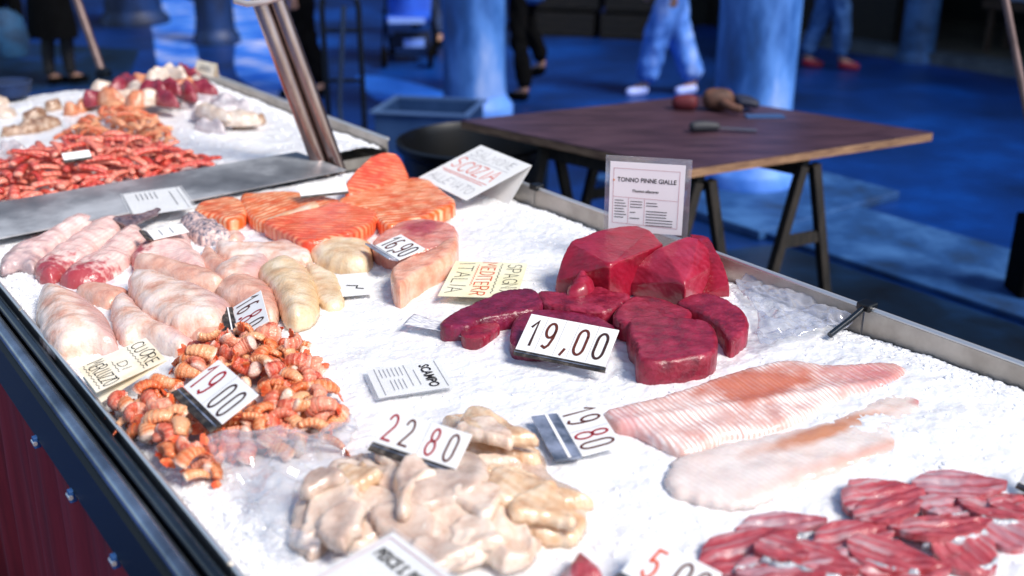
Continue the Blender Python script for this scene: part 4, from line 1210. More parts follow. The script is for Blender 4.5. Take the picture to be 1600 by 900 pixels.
TK = [
 ([(688, 502), (713, 484), (753, 466), (790, 452), (835, 451), (849, 474), (823, 485), (780, 492), (747, 499), (730, 509), (700, 509)], m_tunad, .0, .032, 'long purple-red tuna steak at the left of the heap'),
 ([(843, 453), (887, 456), (933, 446), (960, 454), (985, 460), (963, 479), (930, 486), (885, 480), (850, 472)], m_tunas, .006, .03, 'tuna steak leaning against the big left block'),
 ([(803, 500), (820, 486), (867, 482), (913, 486), (947, 499), (960, 512), (930, 532), (850, 542), (800, 535)], m_tunad, .002, .026, 'tuna steak lying behind the price tag 19,00'),
 ([(721, 517), (747, 499), (773, 500), (781, 510), (757, 525), (730, 526)], m_tunas, .0, .02, 'small rounded tuna offcut at the front left of the tuna'),
 ([(958, 490), (980, 466), (1003, 461), (1037, 466), (1062, 476), (1082, 487), (1060, 502), (985, 505)], m_tunas, .004, .032, 'tuna steak in the middle, half under the thick front one'),
 ([(1058, 470), (1090, 457), (1127, 462), (1160, 482), (1171, 505), (1162, 520), (1141, 532), (1122, 507), (1095, 487)], m_tunas, .0, .034, 'veined tuna steak at the right end of the heap'),
 ([(982, 498), (1013, 492), (1053, 494), (1100, 499), (1119, 515), (1118, 548), (1080, 559), (1030, 564), (997, 559), (994, 540), (983, 523)], m_tunas, .002, .042, 'thick front tuna steak with a rounded rind side'),
]
for px, m, dz, T, lb in TK:
    piece('tuna_steak', m, ZI + dz, T, px, label=lb, cat='tuna', group='tuna steaks', edge=.84, R=.007, za=1., amp=.0013, nsc=70, lump=.15, tilt=(RNG.uniform(-.06, .06), RNG.uniform(-.12, .04)))
piece('tuna_offcut', m_tunac, ZI + .03, .03, px=[(884, 455), (897, 438), (912, 427), (920, 434), (930, 444), (922, 455), (900, 460)], label='ragged pointed tuna scrap on top of the leaning steak', cat='tuna', amp=.006, nsc=90)

# --- flat fillets
def rib_relief(p, d, T):
    return .0009 * np.sin(p[:, 0] * 190 + 6 * p[:, 1]) * np.clip(d / .01, 0, 1) + .003 * np.exp(-((p[:, 1] - .45) / .06) ** 2) * np.clip(d / .02, 0, 1)
piece('flat_fillet', m_flat, ZI + .007, .012, wall=.014, rag=.001, lump=.2, px=[(944, 644), (978, 633), (1028, 622), (1078, 606), (1144, 583), (1190, 572), (1232, 564), (1277, 570), (1316, 572), (1382, 567), (1411, 576), (1417, 582), (1404, 597), (1371, 613), (1316, 627), (1271, 649), (1238, 663), (1180, 678), (1133, 683), (1072, 709), (1028, 691), (994, 674), (961, 666)],
      label='long ribbed flat fillet with an orange middle, behind its twin', cat='fish fillet', group='flat white fillets', axis=((950, 650), (1415, 580)), relief=rib_relief, R=.02, edge=.25, res=.004, amp=.0008)
piece('flat_fillet', m_flat2, ZI + .008, .0075, wall=.010, rag=.003, lump=.2, px=[(1425, 608), (1439, 623), (1438, 645), (1410, 671), (1399, 707), (1338, 721), (1299, 736), (1243, 755), (1165, 786), (1064, 772), (1040, 745), (1060, 714), (1130, 692), (1240, 671), (1290, 656), (1340, 636), (1390, 613)],
      label='translucent whitish flat fillet with an orange streak, nearer of the two', cat='fish fillet', group='flat white fillets', axis=((1050, 750), (1435, 625)), R=.03, edge=.0, res=.004, amp=.0012, nsc=35)

# --- cuttlefish pile
SQ = [
 ([(560, 840), (620, 800), (700, 790), (800, 795), (850, 830), (800, 868), (700, 876), (620, 880), (560, 868)], m_squidg, -.004, .03, 'broad grey cuttlefish piece under the middle of its pile'),
 ([(700, 657), (741, 653), (774, 666), (797, 685), (822, 699), (840, 707), (828, 720), (790, 717), (745, 713), (715, 691)], m_squidy, .0, .026, 'amber cuttlefish strip behind the price tag 22 80'),
 ([(727, 728), (760, 722), (800, 721), (810, 731), (786, 742), (741, 741)], m_squid, .012, .02, 'small curled cuttlefish strip right of the price tag 22 80'),
 ([(748, 752), (790, 736), (830, 748), (870, 764), (915, 776), (880, 787), (840, 792), (800, 788), (760, 778)], m_squidy, .0, .022, 'flat amber cuttlefish flap pointing right'),
 ([(800, 802), (850, 799), (906, 811), (902, 834), (870, 842), (820, 832)], m_squidy, .0, .018, 'rounded yellowish cuttlefish flap at the right edge of the pile'),
 ([(455, 830), (470, 783), (497, 766), (536, 763), (554, 775), (538, 808), (507, 841), (486, 855), (472, 846)], m_squidg, .0, .036, 'draped grey cuttlefish flap at the left edge of the pile'),
 ([(499, 755), (519, 731), (547, 727), (582, 741), (590, 762), (562, 775), (524, 772)], m_squid, .008, .032, 'pinkish cuttlefish piece left of the folded middle one'),
 ([(559, 719), (591, 713), (624, 724), (634, 740), (620, 774), (586, 764), (572, 741)], m_squid, .012, .03, 'cuttlefish piece right under the stand of the price tag 22 80'),
 ([(534, 808), (556, 777), (591, 773), (626, 793), (622, 819), (591, 831), (558, 842), (539, 835)], m_squid, .014, .034, 'wet cuttlefish piece with red stains at the front left'),
 ([(700, 735), (735, 738), (775, 745), (790, 765), (770, 790), (735, 790), (705, 775)], m_squid, .012, .03, 'cuttlefish piece right of the folded middle one'),
 ([(744, 808), (774, 795), (804, 810), (834, 840), (822, 864), (790, 872), (758, 852)], m_squid, .008, .03, 'cuttlefish piece with a brown fold at the front right'),
 ([(609, 821), (634, 804), (674, 803), (727, 804), (749, 817), (776, 843), (741, 866), (699, 874), (658, 863), (628, 841)], m_squid, .014, .036, 'wrinkled cuttlefish piece at the front, above the printed card'),
 ([(622, 770), (640, 742), (670, 728), (712, 724), (746, 735), (757, 760), (746, 786), (702, 798), (655, 803), (630, 796)], m_squidg, .022, .042, 'round folded cuttlefish body on top of the pile'),
]
def wrinkle(k):
    a = RNG.random() * 6; f1 = RNG.uniform(9, 15); f2 = RNG.uniform(4, 8)
    return lambda p, d, T: (.0035 * np.sin(p[:, 1] * f1 * .7 + a + 1.2 * np.sin(p[:, 0] * f2 * .6 + a)) + .0022 * (.5 - np.abs(np.sin(p[:, 1] * f1 * .8 - 2. * p[:, 0])))) * np.clip(d / .012, 0, 1)
SQP = np.array([P(x, y, ZI)[:2] for x, y in catmull([(450, 835), (470, 775), (520, 730), (560, 712), (640, 715), (700, 660), (760, 655), (845, 708), (860, 745), (915, 776), (905, 835), (830, 868), (760, 878), (620, 878), (550, 868)], 4)])
def sq_mound(wp):
    d = seg_dist(wp, SQP) * np.where(inside(wp, SQP), 1, 0)
    return .017 * (1 - np.exp(-d / .04)) + (.014 * fbm(wp[:, 0], wp[:, 1], 15, 2, 3) + .001 * fbm(wp[:, 0], wp[:, 1], 45, 2, 8)) * np.clip(d / .03, 0, 1)
piece('cuttlefish_piece', m_squidg, ZI - .002, .006, xy=SQP[::-1] if False else SQP, label='flat grey cuttlefish piece spread at the very bottom of its pile', cat='cuttlefish', group='cuttlefish pieces', drape=sq_mound, res=.006, edge=.3, R=.01)
for k, (px, m, dz, T, lb) in enumerate(SQ):
    pc = np.mean(px, 0); px = [(pc[0] + (x - pc[0]) * 1.12, pc[1] + (y - pc[1]) * 1.12) for x, y in px]
    mz = float(sq_mound(P(pc[0], pc[1], ZI + .02)[None, :2])[0])
    px = [(x, y + 0) for x, y in px]
    zz_ = ZI + .002 + .0018 * k
    px = np.array(px, float); w3 = np.array([P(x, y, zz_ + mz)[:2] for x, y in catmull(px, 5)])
    piece('cuttlefish_piece', m, zz_, .013 if k < 12 else .026, xy=w3, drape=sq_mound, label=lb, cat='cuttlefish', group='cuttlefish pieces', relief=wrinkle(k), amp=.0006, nsc=45, res=.0032, power=2.1, rag=.003, lump=.12, R=.009, edge=.15)
TG = [((505, 750), (468, 842), .055, .026, 0, .02), ((520, 738), (600, 748), .05, .036, 1, -.015), ((590, 716), (655, 738), .04, .034, 0, .01), ((690, 748), (775, 738), .05, .042, 1, .02),
      ((655, 812), (748, 818), .06, .044, 0, -.02), ((585, 792), (640, 862), .05, .040, 2, .02), ((700, 845), (790, 830), .05, .040, 0, .015), ((765, 758), (872, 778), .055, .022, 1, -.02),
      ((795, 812), (898, 826), .05, .020, 1, .015), ((560, 790), (532, 846), .045, .042, 2, -.012), ((715, 765), (758, 806), .045, .046, 0, .012), ((728, 664), (838, 708), .05, .020, 1, -.015), ((715, 688), (800, 712), .045, .024, 0, .01),
      ((640, 850), (730, 866), .05, .036, 2, -.01), ((470, 780), (540, 768), .045, .030, 2, .012)]
for k, (a, b2, w, dz, mi, bn) in enumerate(TG):
    piece('cuttlefish_strip', (m_squid, m_squidy, m_squidg)[mi], ZI + .030 + .0011 * k, .009, drape=sq_mound, R=.008, xy=leaf(a, b2, w * 1.35, ZI + dz + .01, bend=bn * 1.5), label='slippery pale strip of cuttlefish draped over the pile', cat='cuttlefish', group='cuttlefish strips draped over the pile', amp=.001, nsc=40, res=.0036, rag=.003, lump=.1, edge=.15,
          relief=lambda p, d, T: .002 * np.sin(p[:, 1] * 6.3 + RNG.random() * 0 + 2 * p[:, 0]) * np.clip(d / .01, 0, 1))
o_ = piece('cuttlefish_fold', m_squid, ZI + .058, .014, px=[(618, 795), (624, 765), (645, 742), (672, 736), (690, 742), (672, 750), (652, 762), (642, 782), (634, 800)], label='pale fold of skin wrapped over the round cuttlefish body', cat='cuttlefish', amp=.001)
o_ = piece('cuttlefish_strip', m_squidy, ZI + .046, .012, px=[(560, 718), (574, 728), (588, 742), (584, 748), (568, 738), (558, 726)], label='short curled cuttlefish arm hanging below the stand of 22 80', cat='cuttlefish', amp=.001)
m_blood = fm('bloody_flesh', [BL('#6b1420'), BL('#8e2430'), BL('#b05a58')], noise=50)
piece('cuttlefish_scrap', m_blood, ZI + .02, .016, px=[(505, 815), (520, 806), (540, 822), (552, 842), (535, 852), (515, 838)], label='dark red scrap in the front left hollow of the cuttlefish pile', cat='cuttlefish', amp=.003, nsc=100)

# --- red fillets
RF = [((1427, 752), (1572, 762), .030, .018, 'topmost red fillet at the back of the pile'),
 ((1320, 795), (1448, 766), .040, .012, 'wide red fillet at the back left of the pile'),
 ((1340, 814), (1440, 784), .030, .018, 'red fillet overlapping the wide back left one'),
 ((1440, 800), (1520, 774), .026, .012, 'pale-edged red fillet below the topmost one'),
 ((1495, 780), (1612, 806), .032, .015, 'red fillet running off the right edge of the photo, upper one'),
 ((1392, 830), (1550, 808), .032, .018, 'long red fillet in the middle with a white lower edge'),
 ((1540, 838), (1615, 818), .034, .010, 'red fillet running off the right edge of the photo, lower one'),
 ((1462, 870), (1550, 846), .038, .010, 'short broad red fillet at the right front'),
 ((1270, 847), (1404, 824), .032, .014, 'red fillet between the left group and the middle one'),
 ((1152, 824), (1292, 820), .024, .004, 'thin silvery red fillet at the back of the left group'),
 ((1096, 872), (1240, 842), .036, .012, 'red fillet with a dark left tip beside the price 5,0'),
 ((1322, 848), (1462, 884), .030, .018, 'dark-streaked red fillet slanting down to the right'),
 ((1150, 892), (1300, 878), .036, .014, 'red fillet at the lower border of the left group'),
 ((1220, 856), (1340, 892), .030, .020, 'orange-tinged red fillet slanting across the left group'),
 ((1345, 897), (1485, 886), .030, .014, 'red fillet at the lower border of the middle group'),
 ((1308, 884), (1418, 866), .028, .008, 'narrow red fillet under the dark-streaked one'),
 ((1548, 800), (1622, 770), .026, .008, 'red fillet tip by the right edge price tag'),
 ((1130, 918), (1290, 906), .036, .012, 'red fillet cut off by the lower border, left one'),
 ((1290, 916), (1440, 904), .036, .012, 'red fillet cut off by the lower border, middle one'),
 ((1180, 850), (1262, 872), .026, .022, 'small red fillet lying across the left group')]
for k, (a, b2, w, dz, lb) in enumerate(RF):
    fl = piece('red_fillet', m_rf if k % 3 else m_rf2, ZI + dz - .004, .0055, edge=.7, R=.005, tilt=(RNG.uniform(-.16, .16), RNG.uniform(-.16, .16)), rag=.004, lump=.2, xy=leaf(a, b2, w * RNG.uniform(1.9, 2.5), ZI + dz, pw=.72, bend=RNG.uniform(-.008, .008)), label=lb, cat='fish fillet', group='red fish fillets', amp=.003, nsc=50,
               wall=.003, relief=lambda p, d, T: (-.0022 * np.exp(-((p[:, 1] - .5) / .06) ** 2) + .0012 * np.sin(p[:, 1] * 19 + 3 * p[:, 0])) * np.clip(d / .006, 0, 1) + .016 * (p[:, 0] - .5) ** 2 + .010 * (p[:, 1] - .5) ** 2, res=.004)
    if k % 2 == 1 or k in (8, 10, 12, 4):
        a_ = P(*a, ZI + dz)[:2]; b3 = P(*b2, ZI + dz)[:2]; d_ = b3 - a_; s_ = np.array([d_[1], -d_[0]]) / np.hypot(*d_)
        c0, c1 = a_ + d_ * .2 + s_ * w * .80, a_ + d_ * .85 + s_ * w * .62
        cm_ = (c0 + c1) / 2 + s_ * w * .25
        ed = np.array([c0, cm_, c1, c1 + s_ * .006, cm_ + s_ * .008, c0 + s_ * .005])
        o_ = piece('skin_edge', m_skin_s, ZI + dz - .004, .008, xy=ed, amp=.0006, res=.003)
        o_.parent = fl; o_.matrix_parent_inverse = (Matrix.Translation(fl.location) @ fl.rotation_euler.to_matrix().to_4x4()).inverted()
piece('red_fillet', m_rf, ZI + .004, .03, px=[(868, 905), (890, 880), (905, 868), (925, 878), (945, 900), (940, 925), (880, 925)], label='dark red fish piece at the lower border beside the price 5,0', cat='fish', amp=.004, nsc=70)

# --- langoustine tails and prawns
def shell_mesh(name, L, r0, curl, seed, nr=26, ns=12, flat=.85):
    rg = random.Random(seed)
    V_, F, A = [], [], []
    p = Vector((0, 0, 0)); ang = curl / 2
    tw = rg.uniform(-.25, .25)
    for i in range(nr + 1):
        t = i / nr
        seg = t * 6.5 + .001
        fr = seg - math.floor(seg)
        r = r0 * (1 - .42 * t ** 1.3) * (1 + .11 * (1 - fr) ** 1.5 - .04)
        if i == 0: r *= .55
        if i == nr: r *= .35
        a = curl / 2 - curl * t
        d = Vector((math.cos(a), 0, math.sin(a)))
        up = Vector((-math.sin(a), 0, math.cos(a)))
        sd = Vector((0, 1, 0))
        for k in range(ns):
            th = 2 * math.pi * k / ns
            y = math.cos(th) * r * (1.10 + .08 * (1 - fr)); z = math.sin(th) * r * (flat if math.sin(th) > 0 else .55)
            j = 1 + .05 * rg.uniform(-1, 1)
            V_.append(p + sd * (y * j + tw * t * .01) + up * z * j)
            A.append(t)
        p = p + d * (L / nr)
    for i in range(nr):
        for k in range(ns):
            F.append((i * ns + k, (i + 1) * ns + k, (i + 1) * ns + (k + 1) % ns, i * ns + (k + 1) % ns))
    F.append(tuple(range(ns))); F.append(tuple(nr * ns + k for k in range(ns))[::-1])
    c = sum(V_, Vector()) / len(V_)
    V_ = [v - c for v in V_]
    me = bpy.data.meshes.new(name); me.from_pydata([tuple(v) for v in V_], [], F); me.update()
    me.polygons.foreach_set('use_smooth', [True] * len(me.polygons))
    at = me.attributes.new('along', 'FLOAT', 'POINT'); at.data.foreach_set('value', A)
    end_a = -curl / 2
    return me, p - c, end_a
def fan_mesh(name, p, a, L, seed):
    rg = random.Random(seed)
    mb = MB()
    d0 = Vector((math.cos(a), 0, math.sin(a))); up = Vector((-math.sin(a), 0, math.cos(a))); sd = Vector((0, 1, 0))
    for k, an in enumerate((-.75, -.38, 0, .38, .75)):
        d = d0 * math.cos(an) + sd * math.sin(an) + up * rg.uniform(-.12, .12)
        s = d.cross(up).normalized()
        w = L * .2; l = L * rg.uniform(.85, 1.05)
        q = [p + s * w * .35, p + d * l * .5 + s * w, p + d * l * .9 + s * w * .7, p + d * l, p + d * l * .9 - s * w * .7, p + d * l * .5 - s * w, p - s * w * .35]
        t = up * .0007
        n = len(q)
        mb.add([v + t for v in q] + [v - t for v in q], [tuple(range(n))[::-1], tuple(range(n, 2 * n))] + [(i, (i + 1) % n, n + (i + 1) % n, n + i) for i in range(n)])
    me = bpy.data.meshes.new(name); me.from_pydata(mb.v, [], mb.f); me.update()
    return me
def shell_mat(name, c_flesh, c_a, c_b, c_c, rough=.2, sss=.3):
    m = bpy.data.materials.new(name); m.use_nodes = True
    N, L = m.node_tree.nodes, m.node_tree.links
    b = N['Principled BSDF']; b.inputs['Roughness'].default_value = rough; b.inputs['Coat Weight'].default_value = .5; b.inputs['Coat Roughness'].default_value = .1
    b.inputs['Subsurface Weight'].default_value = sss; b.inputs['Subsurface Radius'].default_value = (1, .4, .25); b.inputs['Subsurface Scale'].default_value = .006
    at = N.new('ShaderNodeAttribute'); at.attribute_name = 'along'
    ml = N.new('ShaderNodeMath'); ml.operation = 'MULTIPLY'; ml.inputs[1].default_value = 6.5
    L.new(at.outputs['Fac'], ml.inputs[0])
    fr = N.new('ShaderNodeMath'); fr.operation = 'FRACT'; L.new(ml.outputs[0], fr.inputs[0])
    tc = N.new('ShaderNodeTexCoord'); oi = N.new('ShaderNodeObjectInfo')
    nz = N.new('ShaderNodeTexNoise'); nz.inputs['Scale'].default_value = 55; nz.inputs['Detail'].default_value = 5; nz.inputs['Roughness'].default_value = .7
    nz.noise_dimensions = '4D'
    rm = N.new('ShaderNodeMath'); rm.operation = 'MULTIPLY'; rm.inputs[1].default_value = 40; L.new(oi.outputs['Random'], rm.inputs[0]); L.new(rm.outputs[0], nz.inputs['W'])
    L.new(tc.outputs['Object'], nz.inputs['Vector'])
    ad = N.new('ShaderNodeMath'); ad.operation = 'MULTIPLY_ADD'; ad.inputs[1].default_value = .24; L.new(fr.outputs[0], ad.inputs[0]); 
    L.new(nz.outputs['Fac'], ad.inputs[2])
    a2 = N.new('ShaderNodeMath'); a2.operation = 'MULTIPLY_ADD'; a2.inputs[1].default_value = .45; L.new(oi.outputs['Random'], a2.inputs[0]); 
    L.new(ad.outputs[0], a2.inputs[2])
    rp = N.new('ShaderNodeValToRGB'); els = rp.color_ramp.elements
    els.new(.5)
    for e, c, p in zip(els, (c_a, c_b, c_c), (.44, .70, .98)): e.position = p; e.color = (*c, 1)
    L.new(a2.outputs[0], rp.inputs[0])
    mr = N.new('ShaderNodeMapRange'); mr.inputs[1].default_value = .02; mr.inputs[2].default_value = .14; mr.inputs[3].default_value = .9; mr.inputs[4].default_value = 0
    L.new(at.outputs['Fac'], mr.inputs[0])
    mx = N.new('ShaderNodeMix'); mx.data_type = 'RGBA'; L.new(mr.outputs[0], mx.inputs[0]); L.new(rp.outputs[0], mx.inputs[6]); mx.inputs[7].default_value = (*c_flesh, 1)
    L.new(mx.outputs[2], b.inputs['Base Color'])
    nb = N.new('ShaderNodeTexNoise'); nb.inputs['Scale'].default_value = 300; L.new(tc.outputs['Object'], nb.inputs['Vector'])
    bp_ = N.new('ShaderNodeBump'); bp_.inputs['Strength'].default_value = .6; bp_.inputs['Distance'].default_value = .004
    L.new(nb.outputs['Fac'], bp_.inputs['Height']); L.new(bp_.outputs[0], b.inputs['Normal']); L.new(bp_.outputs[0], b.inputs['Coat Normal'])
    return m
m_shell = shell_mat('langoustine_shell', BL('#ead4c2'), BL('#bf451f'), BL('#d87640'), BL('#e8ac80'))
m_shell_p = shell_mat('langoustine_shell_pink', BL('#e8ccbe'), BL('#a82c24'), BL('#cf5c40'), BL('#e49c80'))
m_fan = fm('tail_fan', [BL('#c83c1c'), BL('#e0663a'), BL('#eea070')], noise=80)
m_prawn = shell_mat('red_prawn_shell', BL('#e8a08c'), BL('#9c2420'), BL('#c84034'), BL('#e88a74'), .25, .15)
m_scampi = shell_mat('orange_scampi_shell', BL('#efb090'), BL('#c84a2c'), BL('#dc6c44'), BL('#ecaa7c'), .3, .15)

def poly_world(px, z):
    return np.array([P(x, y, z)[:2] for x, y in px])
def scatter(poly, n, dmin, tries=4000, seed=1):
    rg = np.random.default_rng(seed)
    lo, hi = poly.min(0), poly.max(0); pts = []
    for _ in range(tries):
        if len(pts) >= n: break
        p = rg.uniform(lo, hi)
        if not inside(p[None], poly)[0]: continue
        if all((p[0] - q[0]) ** 2 + (p[1] - q[1]) ** 2 > dmin * dmin for q in pts): pts.append(p)
    return np.array(pts)
protos = []
for k, (L_, r_, cu) in enumerate([(.046, .0135, 1.6), (.048, .0140, 2.4), (.044, .0130, 1.0), (.050, .0140, 3.1), (.042, .0125, 2.0)]):
    sm_, pe_, ea = shell_mesh('shell', L_, r_, cu, k)
    sm_.materials.append((m_shell, m_shell_p)[k % 2])
    fm_ = fan_mesh('tail_fan', pe_, ea, .017, k); fm_.materials.append(m_fan)
    protos.append((sm_, fm_))
pile = poly_world([(158, 652), (192, 630), (256, 610), (278, 572), (305, 538), (350, 527), (400, 528), (450, 536), (480, 545), (502, 553), (492, 592), (522, 618), (540, 655), (532, 692), (480, 708), (430, 704), (350, 712), (335, 745), (290, 785), (245, 765), (205, 715), (172, 675)], .93)
n_sc = 0
lays = [(100, .0175, .0, 1), (95, .018, .014, 2), (70, .020, .027, 3)]
tagq = poly_world([(262, 606), (336, 552), (408, 596), (345, 668), (325, 672)], .965)
for n_, dm_, dz, sd in lays:
    pts = scatter(pile, n_, dm_, 6000, sd)
    ds = seg_dist(pts, pile)
    for p, d in zip(pts, ds):
        if p @ V[:2] < .404: continue
        if dz > 0 and d < dz * .9: continue
        if dz > .01 and (inside(p[None], tagq)[0] or seg_dist(p[None], tagq)[0] < .018): continue
        k = random.randrange(len(protos))
        e = empty('langoustine_tail', (p[0], p[1], ZI + .012 + dz + .006 * random.random() + min(d, .05) * .12), 'orange langoustine tail heaped by the front rail', 'langoustine tail', 'langoustine tails heaped by the front rail')
        e.rotation_euler = (random.uniform(-.9, .9) + (math.pi * .5 if random.random() < .35 else 0), random.uniform(-.35, .35), random.uniform(0, 6.28))
        s_ = random.uniform(.85, 1.12); e.scale = (s_, s_, s_)
        for nm, me in (('shell', protos[k][0]), ('tail_fan', protos[k][1])):
            c = bpy.data.objects.new(nm, me); COL.objects.link(c); c.parent = e
        n_sc += 1
# the one that lies apart at the back right of the heap
def far_heap(name, meshes, poly_px, n, dmin, layers, label, cat, group, seed, slope=.5, hmax=.06, zb=.925, sc=(.85, 1.15), flatr=.5):
    poly = poly_world(poly_px, zb)
    tot = 0
    for li, (n_, zf) in enumerate(layers):
        pts = scatter(poly, n_, dmin, 8000, seed + li)
        if not len(pts): continue
        ds = seg_dist(pts, poly)
        for p, d in zip(pts, ds):
            top = min(d * slope, hmax)
            if zf > 0 and top * zf < .010: continue
            o = bpy.data.objects.new(name, random.choice(meshes)); COL.objects.link(o)
            o.location = (p[0], p[1], zb + .006 + top * zf)
            o.rotation_euler = (random.uniform(-flatr, flatr), random.uniform(-.3, .3), random.uniform(0, 6.28))
            s_ = random.uniform(*sc); o.scale = (s_, s_, s_)
            tag(o, label, cat, group); tot += 1
    return tot
pr = []
for k, (L_, r_, cu) in enumerate([(.085, .0115, .9), (.092, .011, .5), (.078, .0125, 1.7)]):
    me, _, _ = shell_mesh('red_prawn', L_, r_, cu, 30 + k, 14, 8); me.materials.append(m_prawn); pr.append(me)
sc2 = []
for k, (L_, r_, cu) in enumerate([(.062, .011, 1.2), (.058, .010, 2.2)]):
    me, _, _ = shell_mesh('scampi', L_, r_, cu, 60 + k, 14, 8); me.materials.append(m_scampi); sc2.append(me)
n1 = far_heap('red_prawn', pr, [(-40, 285), (0, 258), (60, 243), (150, 233), (250, 228), (300, 245), (332, 254), (300, 268), (240, 284), (120, 303), (0, 322), (-40, 330)], 110, .032, [(110, 0), (100, .6), (70, 1.)], 'red prawn in the long heap beside the steel sheet', 'prawn', 'red prawns heaped on the far tray', 5, .45, .075)
n2 = far_heap('scampi', sc2, [(88, 216), (130, 190), (178, 174), (226, 178), (266, 205), (268, 228), (250, 240), (170, 238), (112, 232)], 60, .04, [(60, 0), (55, .6), (40, 1.)], 'orange scampi in the mound behind the red prawns', 'scampi', 'orange scampi on the far tray', 15, .5, .09)
print('counts', n_sc, n1, n2)

# far cuttlefish, squid and fish
c_mar = fm('maroon_squid', [BL('#6b1424'), BL('#8f2a3c'), BL('#b06a6c')], noise=30)
c_crm = fm('cream_squid', [BL('#b59a86'), BL('#d6c4b4'), BL('#ece2d8')], noise=25)
c_or = fm('orange_squid', [BL('#b85a3c'), BL('#d08a64'), BL('#e4b494')], noise=25)
c_gry = fm('grey_cuttlefish', [BL('#8c8088'), BL('#c0b8bc'), BL('#e8e2e2')], noise=22)
c_brn = fm('brown_mottled_fish', [BL('#6e4c3c'), BL('#a8866c'), BL('#dcc8b4')], noise=40)
def lobe(name, m, p0, p1, w, dz, T, label, cat, group, zb=.922):
    return piece(name, m, zb + dz, T, xy=leaf(p0, p1, w, zb + dz, bend=RNG.uniform(-.015, .015)), label=label, cat=cat, group=group, amp=.006, nsc=40, res=.008)
rg = random.Random(3)
sqs = [c_mar, c_crm, c_or, c_mar, c_crm]
spots = [(150, 160), (162, 145), (176, 160), (185, 142), (200, 155), (207, 137), (220, 150), (228, 132), (240, 147), (250, 130), (262, 143), (272, 124), (285, 138), (296, 125), (306, 137), (318, 142), (236, 160), (216, 163), (262, 160), (255, 118), (290, 150)]
for k, (x, y) in enumerate(spots):
    dz = .02 + .05 * max(0, 1 - abs(x - 250) / 110) * (1 if y < 150 else .5)
    a = rg.uniform(-.9, .9)
    dx, dy = 22 * math.cos(a), 9 * math.sin(a)
    lobe('squid', sqs[k % 5], (x - dx, y - dy), (x + dx, y + dy), rg.uniform(.06, .09), dz, .045, ['maroon squid in the mixed heap at the far end', 'cream squid in the mixed heap at the far end', 'orange-brown squid in the mixed heap at the far end', 'maroon squid in the mixed heap at the far end', 'cream squid in the mixed heap at the far end'][k % 5], 'squid', ['maroon', 'cream', 'orange', 'maroon', 'cream'][k % 5] + ' squid at the far end')
for k, (a, b2, w, dz, m, lb) in enumerate([
  ((282, 170), (345, 158), .09, .0, c_gry, 'grey-white cuttlefish at the back left of the pale heap'), ((300, 185), (372, 172), .1, .01, c_gry, 'grey-white cuttlefish in the middle of the pale heap'),
  ((330, 160), (395, 172), .09, .015, c_gry, 'grey-white cuttlefish at the back right of the pale heap'), ((305, 200), (352, 208), .07, .0, c_gry, 'mauve-tipped cuttlefish at the front of the pale heap'),
  ((345, 190), (408, 192), .09, .02, c_crm, 'cream cuttlefish at the front right of the pale heap'), ((365, 200), (415, 188), .07, .0, c_brn, 'brown-headed cuttlefish at the right end of the pale heap'),
  ((310, 172), (360, 188), .07, .035, c_crm, 'cream cuttlefish lying on top of the pale heap'),
  ((2, 213), (95, 192), .07, .0, c_brn, 'mottled brown flat fish on the left of the far tray'), ((35, 188), (75, 182), .05, .02, c_brn, 'small dark-backed fish lying on the mottled brown one'),
  ((70, 172), (98, 168), .05, .0, c_brn, 'little brown fish beyond the mottled brown one'), ((100, 178), (124, 174), .05, .0, c_or, 'little orange shellfish piece beyond the scampi'),
  ((125, 175), (150, 160), .06, .0, c_or, 'orange squid piece at the left foot of the mixed heap'),
  ((0, 236), (42, 240), .06, .0, c_gry, 'mauve grey fish at the left border beside the prawns'), ((-10, 246), (30, 252), .06, .0, c_gry, 'second mauve grey fish at the left border, nearer one'), ((-20, 165), (14, 160), .09, .0, c_crm, 'cream fish at the left border of the far tray'), ((-10, 182), (25, 176), .09, .0, c_crm, 'second cream fish at the left border, lower one')]):
    lobe('cuttlefish' if 'cuttlefish' in lb else 'squid' if 'squid' in lb else 'fish', m, a, b2, w, dz, .035, lb, 'cuttlefish' if 'cuttlefish' in lb else 'fish', None)
q = P(14, 150, .93)
e = empty('scale_tub', (q[0], q[1], .92), 'small dark blue tub at the left of the far tray', 'tub')
mb = MB(); mb.lathe([(.05, 0), (.08, .02), (.09, .06)], (0, 0, 0)); mb.build('bowl', navy, e, smooth=True)
mb = MB(); mb.tube([(.09 * math.cos(t / 10 * 6.283), .09 * math.sin(t / 10 * 6.283), .062) for t in range(11)], .006, 8); mb.build('rim', navy, e, smooth=True)

# --- plastic film
def film_mat(name, base=.03, tint=(.9, .92, .96), fac=.30, metal=.5):
    m = bpy.data.materials.new(name); m.use_nodes = True
    N, L = m.node_tree.nodes, m.node_tree.links
    out = N['Material Output']; b = N['Principled BSDF']
    b.inputs['Base Color'].default_value = (*tint, 1); b.inputs['Roughness'].default_value = .06; b.inputs['Specular IOR Level'].default_value = 1.; b.inputs['Metallic'].default_value = metal
    tr = N.new('ShaderNodeBsdfTransparent'); tr.inputs[0].default_value = (.97, .975, .98, 1)
    fr = N.new('ShaderNodeLayerWeight'); fr.inputs[0].default_value = .35
    ma = N.new('ShaderNodeMath'); ma.operation = 'MULTIPLY_ADD'; ma.inputs[1].default_value = fac; ma.inputs[2].default_value = base; ma.use_clamp = True
    L.new(fr.outputs['Facing'], ma.inputs[0])
    mx = N.new('ShaderNodeMixShader'); L.new(ma.outputs[0], mx.inputs[0]); L.new(tr.outputs[0], mx.inputs[1]); L.new(b.outputs[0], mx.inputs[2]); L.new(mx.outputs[0], out.inputs[0])
    return m
m_film = film_mat('clear_film', .08, (.92, .92, .96), .55)
m_film2 = film_mat('crumpled_film', .16, (.80, .81, .90), .55)
